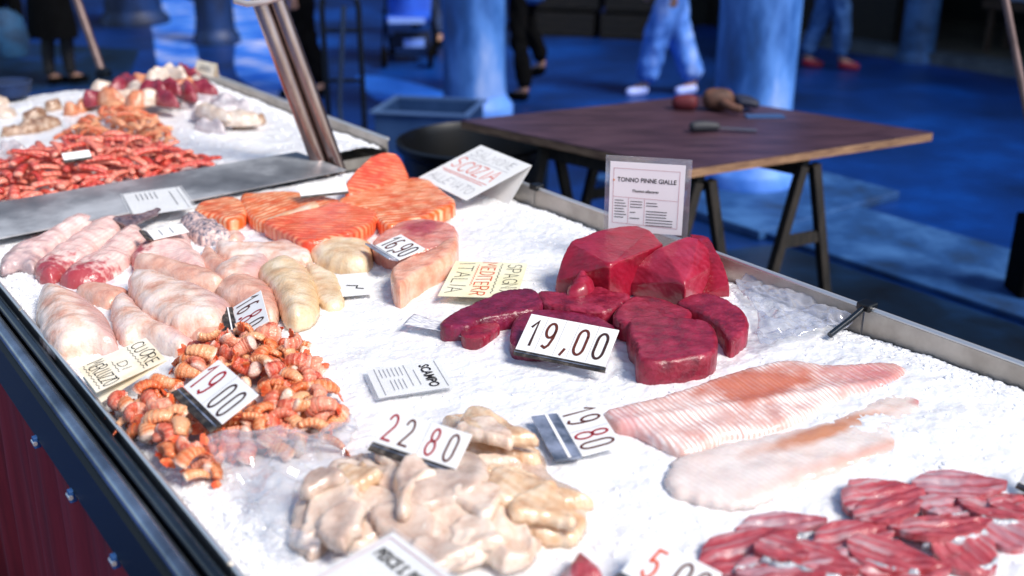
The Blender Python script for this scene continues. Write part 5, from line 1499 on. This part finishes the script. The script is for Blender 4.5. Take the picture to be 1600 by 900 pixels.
def film(px, z, label, amp=.012, sc=18, dome=.0, m=None):
    q = catmull(np.array(px, float), 6)
    pts = np.array([P(x, y, z)[:2] for x, y in q])
    c = pts.mean(0); lp = resample(pts - c, .006)
    xs = np.arange(lp[:, 0].min(), lp[:, 0].max(), .005); ys = np.arange(lp[:, 1].min(), lp[:, 1].max(), .005)
    gx, gy = np.meshgrid(xs, ys); gp = np.stack([gx.ravel(), gy.ravel()], 1); gp = gp[inside(gp, lp)]; gp = gp[seg_dist(gp, lp) > .003]
    allp = np.vstack([lp, gp])
    r = delaunay_2d_cdt([Vector(p) for p in allp], [], [list(range(len(lp)))], 1, 1e-6)
    vv = np.array([(p.x, p.y) for p in r[0]])
    wx, wy = vv[:, 0], vv[:, 1]
    w1 = fbm(wx, wy, sc * .6, 2, 3)
    rid = np.abs(fbm(wx + .05 * w1, wy + .05 * w1, sc, 2, 17)); rid2 = np.abs(fbm(wx - .04 * w1, wy, sc * 2.3, 2, 51))
    d = seg_dist(vv, lp)
    h = amp * (1 - 2.6 * rid) + amp * .5 * (1 - 2.6 * rid2) + dome * np.clip(d / .05, 0, 1)
    zz = h
    o = mesh_obj('plastic_film', np.column_stack([vv, zz]), [tuple(f) for f in r[2]], m or m_film, None, True, (c[0], c[1], z))
    sm = o.modifiers.new('thick', 'SOLIDIFY'); sm.thickness = .0004
    return tag(o, label, 'plastic film')
film([(1150, 440), (1190, 436), (1240, 452), (1290, 475), (1338, 500), (1300, 518), (1240, 532), (1195, 548), (1180, 530), (1184, 500), (1166, 470)], .928, 'crumpled clear film on the ice right of the tuna', .012, 20, m=m_film2)
film([(325, 700), (360, 685), (430, 682), (500, 690), (545, 655), (560, 680), (530, 725), (480, 755), (455, 800), (450, 835), (500, 862), (490, 880), (430, 850), (400, 800), (370, 755), (335, 725)], .944, 'crumpled clear film between langoustine tails and cuttlefish', .016, 14, .010)

# ------------------------------------------------------------------ cards, price tags, lettering
m_white = mat('white_card', (.80, .80, .79), rough=.45, noise=12, cols=[(.74, .74, .73), (.84, .84, .83)])
m_plate = mat('white_plastic_plate', (.84, .84, .84), rough=.25, noise=20, cols=[(.80, .80, .79), (.86, .86, .86)])
m_cream = mat('cream_card', BL('#f2e6cc'), rough=.6, noise=14, cols=[BL('#e6d2ac'), BL('#f4ead4'), BL('#f8f0e0')])
m_yel = mat('yellow_edge_card', BL('#f0eac8'), rough=.4, noise=10, cols=[BL('#e8e0b0'), BL('#f6f2dc')])
m_holder = mat('dark_ribbed_holder', BL('#241f1c'), rough=.5, noise=60, cols=[BL('#141210'), BL('#37302a'), BL('#7a7168')], ramp_pos=[.35, .55, .8])
m_hgrey = mat('grey_foil_holder', BL('#5a6270'), rough=.25, metal=.5, noise=14, cols=[BL('#343a46'), BL('#6b7484'), BL('#b8c0d4')], bump=.2, bscale=60)
m_ink = mat('black_ink', BL('#1a1614'), rough=.6)
m_inkb = mat('brown_digit', BL('#5c2a1e'), rough=.4)
m_inkd = mat('dark_brown_digit', BL('#3c2420'), rough=.4)
m_inkr = mat('red_digit', BL('#a01828'), rough=.4)
m_inko = mat('orange_red_ink', BL('#d84a1c'), rough=.6)
m_inkg = mat('grey_ink', BL('#6a6a70'), rough=.6)
m_line = mat('pink_line', BL('#c08a92'), rough=.6)

def arc(cx, cy, rx, ry, a0, a1, n=14):
    return [(cx + rx * math.cos(math.radians(a0 + (a1 - a0) * i / n)), cy + ry * math.sin(math.radians(a0 + (a1 - a0) * i / n))) for i in range(n + 1)]
GL = {
 'S': [arc(.3, .76, .24, .24, 30, 250) + arc(.3, .25, .25, .27, 80, -150)], 'A': [[(0, 0), (.3, 1), (.6, 0)], [(.1, .36), (.5, .36)]], 'L': [[(.05, 1), (.05, 0), (.5, 0)]],
 'M': [[(0, 0), (.08, 1), (.35, .4), (.62, 1), (.7, 0)]], 'O': [arc(.3, .5, .28, .5, 90, 450, 22)], 'N': [[(0, 0), (0, 1), (.5, 0), (.5, 1)]],
 'E': [[(.5, 1), (.03, 1), (.03, 0), (.5, 0)], [(.03, .52), (.42, .52)]], 'C': [arc(.36, .5, .34, .5, 45, 315, 20)], 'Z': [[(0, 1), (.52, 1), (0, 0), (.55, 0)]],
 'I': [[(.1, 0), (.1, 1)]], 'T': [[(0, 1), (.6, 1)], [(.3, 1), (.3, 0)]], 'R': [[(.03, 0), (.03, 1), (.35, 1), (.5, .88), (.5, .65), (.35, .52), (.03, .5)], [(.25, .5), (.55, 0)]],
 'D': [[(.03, 0), (.03, 1), (.3, 1), (.5, .8), (.55, .5), (.5, .2), (.3, 0), (.03, 0)]], 'U': [[(.03, 1), (.03, .3)] + arc(.29, .28, .26, .28, 180, 360, 10) + [(.55, 1)]],
 'P': [[(.03, 0), (.03, 1), (.38, 1), (.52, .86), (.52, .62), (.38, .48), (.03, .46)]], 'G': [arc(.36, .5, .34, .5, 45, 330, 20) + [(.66, .42), (.42, .42)]], 'V': [[(0, 1), (.3, 0), (.6, 1)]],
 '0': [arc(.29, .72, .25, .28, 0, 180, 12) + arc(.29, .28, .25, .28, 180, 360, 12) + [(.54, .72)]], '1': [[(.1, .74), (.34, 1), (.34, 0)]],
 '2': [arc(.29, .72, .25, .28, 165, -35, 14) + [(.04, .02), (.56, .02)]], '5': [[(.5, 1), (.12, 1), (.07, .56)] + arc(.28, .32, .25, .30, 125, -150, 16)],
 '6': [[(.46, .95), (.3, 1), (.14, .85), (.05, .55), (.04, .3)] + arc(.29, .28, .25, .28, 180, 540, 20)], '8': [arc(.29, .76, .21, .24, -90, 270, 20), arc(.29, .27, .26, .27, 90, 450, 22)],
 '9': [[(.1, .06), (.28, 0), (.42, .12), (.52, .42), (.53, .7)] + arc(.29, .71, .24, .29, 0, 360, 20)], '.': [arc(.1, .05, .04, .05, 0, 360, 8)], ',': [[(.14, .1), (.04, -.14)]],
 '-': [[(0, .5), (.35, .5)]],
}
GW = {'M': .85, 'I': .32, '1': .55, '.': .3, ',': .3, 'L': .62, ' ': .45}
def ribbon(mb, pts, w, M, z=.0):
    p = np.array(pts, float)
    keep = [0] + [i for i in range(1, len(p)) if np.hypot(*(p[i] - p[i - 1])) > 1e-6]
    p = p[keep]
    if len(p) < 2: return
    L_, R_2 = [], []
    for i in range(len(p)):
        a = p[max(i - 1, 0)]; c = p[min(i + 1, len(p) - 1)]
        if 0 < i < len(p) - 1:
            t1 = (p[i] - a) / np.hypot(*(p[i] - a)); t2 = (c - p[i]) / np.hypot(*(c - p[i]))
            t = t1 + t2
            if np.hypot(*t) < .3: t = t2
            t = t / np.hypot(*t)
            k = 1 / max(.55, float(np.dot(t, t1)))
        else:
            t = (c - a) / np.hypot(*(c - a)); k = 1
        nrm = np.array([-t[1], t[0]]) * w * .5 * k
        e = t * w * .35 * (-1 if i == 0 else 1 if i == len(p) - 1 else 0)
        L_.append(p[i] + nrm + e); R_2.append(p[i] - nrm + e)
    n = len(p)
    V_ = [M @ Vector((x, y, z)) for x, y in L_ + R_2]
    mb.add(V_, [(n + i, n + i + 1, i + 1, i) for i in range(n - 1)])
def glyphs(text, x, y, h, wst, sw, jit=0., sp=1.0, seed=0):
    """strokes of a text in card coordinates (metres); wst = width scale of a letter relative to its height."""
    rg = random.Random(seed); out = []
    for ch in text:
        if ch == ' ': x += GW[' '] * h * wst * sp; continue
        jy = rg.uniform(-jit, jit) * h; js = 1 + rg.uniform(-jit, jit); sl = rg.uniform(-jit, jit)
        for st_ in GL[ch]:
            out.append([(x + (a * wst + sl * b_) * h * js, y + jy + b_ * h * js) for a, b_ in st_])
        x += GW.get(ch, .72) * h * wst * sp * js
    return out, x
def write(parent, text, x, y, h, m, sw=.0012, wst=1., jit=.06, sp=1., z=.0007, seed=0, name='handwriting', fit=None):
    mb = MB()
    st_, xe = glyphs(text, x, y, h, wst, sw, jit, sp, seed)
    if fit:
        k = fit / max(xe - x, 1e-6)
        st_ = [[(x + (a - x) * k, b_) for a, b_ in q] for q in st_]
    for s in st_: ribbon(mb, s, sw, Matrix(), z)
    return mb.build(name, m, parent, base=(0, 0, 0)), xe
def wavy(parent, x0, x1, y, a, m, sw=.0009, n=7, z=.0007, name='underline'):
    mb = MB(); ribbon(mb, [(x0 + (x1 - x0) * i / (n * 4), y + a * math.sin(i * math.pi / 2)) for i in range(n * 4 + 1)], sw, Matrix(), z)
    return mb.build(name, m, parent, base=(0, 0, 0))
def dashes(parent, rows, m, name='small_print', z=.0007, th=.0011, seed=0):
    rg = random.Random(seed); mb = MB()
    for x0, x1, y in rows:
        x = x0
        while x < x1:
            l = rg.uniform(.002, .006); ribbon(mb, [(x, y), (min(x + l, x1), y)], th, Matrix(), z); x += l + .0012
    return mb.build(name, m, parent, base=(0, 0, 0))
def lines(parent, segs, m, w=.0006, z=.0006, name='ruled_lines'):
    mb = MB()
    for a, b_ in segs: ribbon(mb, [a, b_], w, Matrix(), z)
    return mb.build(name, m, parent, base=(0, 0, 0))
def printed(parent, text, x, y, h, m, bold=.02, width=None, z=.0007, shear=0., name='printing', align='LEFT', squeeze=1.):
    cu = bpy.data.curves.new('txt', 'FONT'); cu.body = text; cu.size = 1.0; cu.offset = bold; cu.shear = shear; cu.resolution_u = 3
    t = bpy.data.objects.new('txt_tmp', cu); COL.objects.link(t)
    dg = bpy.context.evaluated_depsgraph_get()
    me = bpy.data.meshes.new_from_object(t.evaluated_get(dg)); bpy.data.objects.remove(t)
    co = np.array([v.co[:] for v in me.vertices])
    capH = .73
    s = h / capH; sx = s * squeeze
    if width: sx = width / (co[:, 0].max() - co[:, 0].min())
    off = co[:, 0].min()
    if align == 'CENTER': off = (co[:, 0].min() + co[:, 0].max()) / 2
    for v in me.vertices: v.co = (x + (v.co.x - off) * sx, y + v.co.y * s, z)
    me.name = name; me.materials.clear(); me.materials.append(m)
    o = bpy.data.objects.new(name, me); COL.objects.link(o); o.parent = parent
    return o
def frame(bl, br, tl, zl, zr, zt=None):
    """card frame from three corners in the photograph and their heights; zt None = standing upright."""
    A0 = P(*bl, zl); B0 = P(*br, zr)
    e = (B0 - A0); w = np.linalg.norm(e); e = e / w
    if zt is None:
        d = ray(*tl); d = d / np.linalg.norm(d)
        # point of the ray nearest to the vertical through A0
        n2 = np.array([d[0], d[1], 0]); t = np.dot((A0 - CO)[:2], d[:2]) / np.dot(d[:2], d[:2])
        T0 = CO + d * t
    else:
        T0 = P(*tl, zt)
    up = T0 - A0; up = up - e * np.dot(up, e); h = np.linalg.norm(up); up = up / h
    n = np.cross(e, up)
    M = Matrix(((e[0], up[0], n[0], A0[0]), (e[1], up[1], n[1], A0[1]), (e[2], up[2], n[2], A0[2]), (0, 0, 0, 1)))
    return M, float(w), float(h)
def rbox(w, h, t, x0=0, y0=0, z0=0):
    return MB().box((x0 + w / 2, y0 + h / 2, z0 - t / 2), (w, h, t))
def price(label, bl, br, tl, zl, zr, zt, digits, hd=.012, hm=None, hang=0., seams=(), group='price tags on the ice', wadd=.0, hlen=1.02):
    M, w, h = frame(bl, br, tl, zl, zr, zt)
    e = empty('price_tag', None, label, 'price tag', group, mtx=M)
    rbox(w, h, .0025).build('plate', m_plate, e, bevel=.0006, base=(0, 0, 0))
    for txt, xf, hf, mm, yf in digits:
        sw = h * .062
        st_, _ = glyphs(txt, xf * w, h * yf, h * hf, .62 if txt not in '.,' else .8, sw, .015, 1., hash(txt) % 7)
        mb = MB()
        for s in st_: ribbon(mb, s, sw, Matrix(), .0008)
        mb.build('digit', mm, e, base=(0, 0, 0))
    if seams: lines(e, [((s * w, h * .02), (s * w, h * .98)) for s in seams], m_inkg, .0005, name='panel_seam')
    # holder strip hinged along the lower edge
    if hd:
        mb = MB(); R = Matrix.Rotation(hang, 4, 'X')
        mb.box((w * .5, -hd / 2 - .001, -.002), (w * hlen, hd, .004), R)
        mb.build('holder_strip', hm or m_holder, e, base=(0, 0, 0))
        mb = MB(); mb.box((w * .5, -hd * .45, .0006), (w * hlen * .99, hd * .12, .0008), R); mb.build('holder_groove', m_hgrey if hm is None else m_plate, e, base=(0, 0, 0))
    mb = MB(); mb.tube([(w * .5, h * .45, -.003), (w * .5, h * .3, -.03)], .002, 8); mb.build('prop', m_rim, e, base=(0, 0, 0))
    return e, w, h

price('white price tag 19,00 propped against the tuna', (805, 545), (945, 573), (835, 491), .945, .942, .985,
      [('1', .06, .66, m_inkd, .16), ('9', .245, .66, m_inkb, .16), (',', .48, .66, m_inkb, .16), ('0', .60, .66, m_inkb, .16), ('0', .815, .66, m_inkd, .16)], hd=.010, hang=.5, seams=(.21, .42, .57, .785))
price('white price tag 19 00 stuck among the langoustine tails', (286, 604), (346, 662), (336, 557), .982, .976, 1.012,
      [('1', .03, .74, m_inkr, .12), ('9', .23, .74, m_inkr, .12), ('0', .55, .74, m_inkd, .08), ('0', .77, .74, m_inkd, .08)], hd=.020, hang=-.2, seams=(.5,))
price('white price tag 16.80 standing in the hake fillets', (364, 480), (374, 529), (407, 452), .955, .945, .985,
      [('1', .03, .74, m_inkd, .12), ('6', .22, .74, m_inkb, .12), ('.', .45, .74, m_inkr, .12), ('8', .52, .74, m_inkr, .12), ('0', .77, .74, m_inkd, .12)], hd=.022, hang=-.5, hm=m_holder)
price('white price tag 22 80 standing on the cuttlefish', (584, 690), (712, 733), (634, 646), .987, .983, 1.020,
      [('2', .06, .74, m_inkr, .12), ('2', .27, .74, m_inkb, .12), ('8', .58, .74, m_inkr, .12), ('0', .80, .74, m_inkb, .12)], hd=.014, hang=-.25, seams=(.52,))
price('white price tag 19 80 lying on bare ice with a foil stand', (871, 646), (909, 712), (932, 632), .938, .934, .948,
      [('1', .02, .78, m_inkb, .1), ('9', .22, .78, m_inkb, .1), ('8', .55, .78, m_inkr, .1), ('0', .77, .78, m_inkb, .1)], hd=.042, hang=-.15, hm=m_hgrey, seams=(.5,))
price('small price tag 16,90 on the swordfish steaks', (586, 383), (623, 406), (628, 367), .965, .962, .978,
      [('1', .05, .72, m_inkd, .14), ('6', .24, .72, m_inkb, .14), (',', .47, .72, m_inkd, .14), ('9', .55, .72, m_inkb, .14), ('0', .77, .72, m_inkd, .14)], hd=.024, hang=-.6, hm=m_hgrey)
price('white price tag 5,0 cut off by the lower border', (970, 893), (1085, 955), (1035, 848), .95, .945, .97,
      [('5', .2, .72, m_inko, .12), (',', .45, .72, m_inkd, .12), ('0', .56, .72, m_inkb, .12), ('0', .8, .72, m_inkb, .12)], hd=.012, hang=-.3)
e, w, h = price('blank-looking white price tag on the monkfish tails', (229, 361), (240, 374), (272, 336), .968, .962, .978, [], hd=.016, hang=-.4)
dashes(e, [(w * .2, w * .8, h * .3), (w * .2, w * .8, h * .6)], m_inkg, th=.002)
e, w, h = price('white price tag lying on the salmon with a dark lower edge', (470, 306), (544, 298), (466, 289), .97, .97, .99, [], hd=.006, hang=.2)
price('white price tag lying on the far red prawns', (100, 250), (143, 244), (108, 238), .995, .995, 1.01, [], hd=.010, hang=-.2)
e, w, h = price('white price tag cut off by the right border', (1592, 752), (1640, 775), (1604, 690), .94, .94, .985, [('1', .05, .7, m_inkd, .14), ('0', .4, .7, m_inkb, .14)], hd=.010)

# folded cards
def card(label, bl, br, tl, zl, zr, zt, m, back=None, name='name_card', t=.0012, cat='card', fold=None):
    M, w, h = frame(bl, br, tl, zl, zr, zt)
    e = empty(name, None, label, cat, None, mtx=M)
    rbox(w, h, t).build('front_leaf', m, e, base=(0, 0, 0))
    if fold is not None:
        mb = MB(); R = Matrix.Translation((0, h, 0)) @ Matrix.Rotation(fold, 4, 'X')
        mb.box((w / 2, -h * .5 - .0004, -t * 1.6), (w, h, t), R); mb.build('back_leaf', m, e, base=(0, 0, 0))
    return e, w, h
e, w, h = card('folded white card SALMONE SCOZIA standing behind the salmon', (654, 277), (728, 313), (715, 212), .955, .952, 1.02, m_white, fold=.62)
write(e, 'SALMONE', w * .08, h * .76, h * .15, m_inkg, .0014, .72, .09, 1.0, fit=w * 0.82, seed=1)
lines(e, [((w * .08, h * .70), (w * .9, h * .71))], m_inkg, .001)
write(e, 'SCOZIA', w * .08, h * .42, h * .22, m_inko, .0036, .78, .08, 1.05, fit=w * 0.84, seed=2)
lines(e, [((w * .06, h * .34), (w * .92, h * .37)), ((w * .12, h * .31), (w * .88, h * .33))], m_inko, .0022)
write(e, 'ALLEVATO', w * .08, h * .1, h * .13, m_inkg, .0014, .7, .1, 1.0, fit=w * 0.84, seed=3)
e, w, h = card('cream folded card CUORE DI MERLUZZO by the front rail', (121, 575), (150, 613), (226, 526), .960, .958, .985, m_cream, fold=.16)
write(e, 'CUORE', w * .06, h * .76, h * .19, m_ink, .0019, .42, .08, 1.05, fit=w * 0.92, seed=4)
wavy(e, w * .05, w * .95, h * .70, .0016, m_ink)
write(e, 'DI', w * .42, h * .45, h * .12, m_ink, .0013, .5, .05, 1.0, fit=w * 0.34, seed=5)
wavy(e, w * .3, w * .72, h * .41, .001, m_ink, n=3)
write(e, 'MERLUZZO', w * .05, h * .12, h * .21, m_ink, .0019, .27, .08, 1.02, fit=w * 0.94, seed=6)
wavy(e, w * .04, w * .96, h * .07, .0016, m_ink)
e, w, h = card('yellow-edged card SPAGNA MEDITERRANEO ITALIA lying on the ice beside the tuna', (712, 408), (684, 462), (827, 405), .935, .935, .938, m_yel)
write(e, 'SPAGNA', w * .06, h * .76, h * .19, m_ink, .002, .52, .08, 1.05, fit=w * 0.9, seed=7)
wavy(e, w * .06, w * .9, h * .66, .0018, m_ink, .0013, 9)
write(e, 'MEDITERR', w * .03, h * .40, h * .19, m_inko, .0028, .42, .06, 1.0, fit=w * 0.94, seed=8)
wavy(e, w * .1, w * .7, h * .35, .0015, m_inko, .0012, 9)
write(e, 'ITALIA', w * .06, h * .08, h * .21, m_ink, .002, .58, .08, 1.1, fit=w * 0.9, seed=9)

# printed cards in clear sleeves
m_sleeve = film_mat('clear_sleeve', .22, (.75, .78, .9))
M, w, h = frame((943, 364), (1074, 374), (942, 242), .985, .985, None)
e = empty('name_card', None, 'upright printed card TONNO PINNE GIALLE in a clear sleeve on the tuna', 'card', None, mtx=M)
mb = MB(); mb.box((w / 2, h / 2 - .02, -.0015), (w, h + .04, .003)); mb.build('sleeve', m_sleeve, e, base=(0, 0, 0))
m_pr = mat('lilac_white_paper', (.80, .76, .80), rough=.5, noise=6, cols=[(.86, .81, .85), (.90, .87, .90)])
pw0, pw1, ph0, ph1 = w * .055, w * .93, h * .045, h * .93
mb = MB(); mb.box(((pw0 + pw1) / 2, (ph0 + ph1) / 2, .0005), (pw1 - pw0, ph1 - ph0, .0008)); mb.build('paper', m_pr, e, base=(0, 0, 0))
zt_ = .0016
printed(e, 'TONNO PINNE GIALLE', w * .145, h * .685, h * .058, m_ink, .012, w * .69, z=zt_)
printed(e, 'Thunnus albacares', w * .48, h * .56, h * .034, m_ink, .02, w * .31, shear=.25, z=zt_, align='CENTER')
lines(e, [((w * .10, h * .155), (w * .10, h * .85)), ((w * .87, h * .13), (w * .87, h * .845)), ((w * .10, h * .85), (w * .87, h * .845)), ((w * .10, h * .49), (w * .87, h * .475)), ((w * .10, h * .155), (w * .87, h * .125)), ((w * .285, h * .155), (w * .285, h * .485)), ((w * .475, h * .15), (w * .475, h * .48))], m_line, .0009, zt_)
rows = [(w * .125, w * (.23 + .03 * ((i * 7) % 3) / 2), h * (.445 - .036 * i)) for i in range(7)]
rows += [(w * .31, w * .445, h * (.44 - .036 * i)) for i in range(3)] + [(w * .31, w * .37, h * .30), (w * .31, w * .42, h * .225)]
rows += [(w * .50, w * .62, h * .43), (w * .50, w * .63, h * .395)] + [(w * .50, w * (.74 + .07 * (i > 2)), h * (.325 - .036 * i)) for i in range(7) if h * (.325 - .036 * i) > h * .14]
dashes(e, rows, m_ink, z=zt_, th=.0016, seed=4)
mb = MB(); mb.tube([(w * .105, h * .70, .0012), (w * .105, h * .70, .002)], .002, 10); mb.build('orange_spot', mat('orange_spot', BL('#d88030'), rough=.6), e, base=(0, 0, 0))

m_sleevec = film_mat('clear_sleeve_lying', .05, (.95, .95, .96), .2, 0.)
def lying(label, bl, br, tl, zl, zr, zt, mg=.008, sleeve=True, m=None):
    M, w, h = frame(bl, br, tl, zl, zr, zt)
    e = empty('name_card', None, label, 'card', None, mtx=M)
    if sleeve:
        mb = MB(); mb.box((w / 2, h / 2, .001), (w + mg * 2, h + mg * 2, .0004)); mb.build('sleeve', m_sleevec, e, base=(0, 0, 0))
    mb = MB(); mb.box((w / 2, h / 2, 0), (w, h, .0008)); mb.build('paper', m or m_white, e, base=(0, 0, 0))
    return e, w, h
e, w, h = lying('printed white label SCAMPO lying in its sleeve on the ice', (572, 579), (592, 622), (686, 565), .927, .927, .928)
printed(e, 'SCAMPO', w * .12, h * .70, h * .14, m_ink, .02, w * .8, z=.0018)
lines(e, [((w * .03, h * .93), (w * .97, h * .93)), ((w * .03, h * .1), (w * .97, h * .1)), ((w * .03, h * .5), (w * .8, h * .5))], m_inkg, .0009, .0018)
dashes(e, [(w * .25, w * .8, h * .60)] + [(w * .08, w * .38, h * (.16 + .055 * i)) for i in range(6)] + [(w * .5, w * .85, h * (.24 + .055 * i)) for i in range(4)], m_inkg, z=.0018, th=.0010, seed=2)
e, w, h = lying('printed white card PESCE S. cut off by the lower border', (470, 912), (580, 1010), (608, 827), .982, .978, .990, .006)
printed(e, 'PESCE S. PIETRO', w * .12, h * .68, h * .13, m_ink, .03, w * .80, z=.0018)
lines(e, [((w * .05, h * .93), (w * .97, h * .93)), ((w * .05, h * .05), (w * .05, h * .93))], m_line, .0012, .0018)
e, w, h = lying('printed white label on the steel sheet behind the monkfish', (192, 304), (210, 338), (280, 292), .948, .946, .95)
dashes(e, [(w * .15, w * .8, h * .78)] + [(w * .1, w * .4, h * (.2 + .08 * i)) for i in range(5)], m_inkg, z=.0018, th=.002, seed=7)
lines(e, [((w * .03, h * .93), (w * .97, h * .93))], m_inkg, .001, .0018)
e, w, h = lying('small white label with one dark scribble right of the hake', (522, 430), (530, 464), (572, 421), .927, .927, .927, .003, False)
mb = MB(); ribbon(mb, [(w * .55, h * .3), (w * .6, h * .6), (w * .7, h * .55), (w * .75, h * .75)], .003, Matrix(), .0018); mb.build('scribble', m_ink, e, base=(0, 0, 0))
# crumpled printed slip
M, w, h = frame((630, 508), (715, 522), (650, 496), .930, .931, .932)
e = empty('paper_slip', None, 'curled white slip of tiny print left of the tuna steaks', 'paper', None, mtx=M)
n_ = 24; V_ = []
for j in range(9):
    for i in range(n_ + 1):
        x = w * 1.12 * i / n_; y = h * 1.2 * j / 8
        V_.append((x, y, .003 * math.sin(i / n_ * 5 + j * .3) + .0015 * math.cos(i / n_ * 9)))
mb = MB(); mb.add(V_, [(j * (n_ + 1) + i, j * (n_ + 1) + i + 1, (j + 1) * (n_ + 1) + i + 1, (j + 1) * (n_ + 1) + i) for j in range(8) for i in range(n_)])
m_slip = mat('printed_slip', (.8, .8, .8), rough=.5, cols=[(.45, .45, .5), (.82, .82, .83)], noise=220, ramp_pos=[.42, .56], stretch=(.25, 1.5, 1))
o_ = mb.build('sheet', m_slip, e, smooth=True, base=(0, 0, 0)); sm = o_.modifiers.new('thick', 'SOLIDIFY'); sm.thickness = .0006
# far folded card
e, w, h = card('cream folded card standing at the back of the squid heap', (302, 114), (332, 121), (311, 94), 1.0, 1.0, None, m_cream, fold=.5)
dashes(e, [(w * .2, w * .8, h * .4), (w * .25, w * .75, h * .6)], m_inkg, th=.004)
print('objects', len(bpy.data.objects))
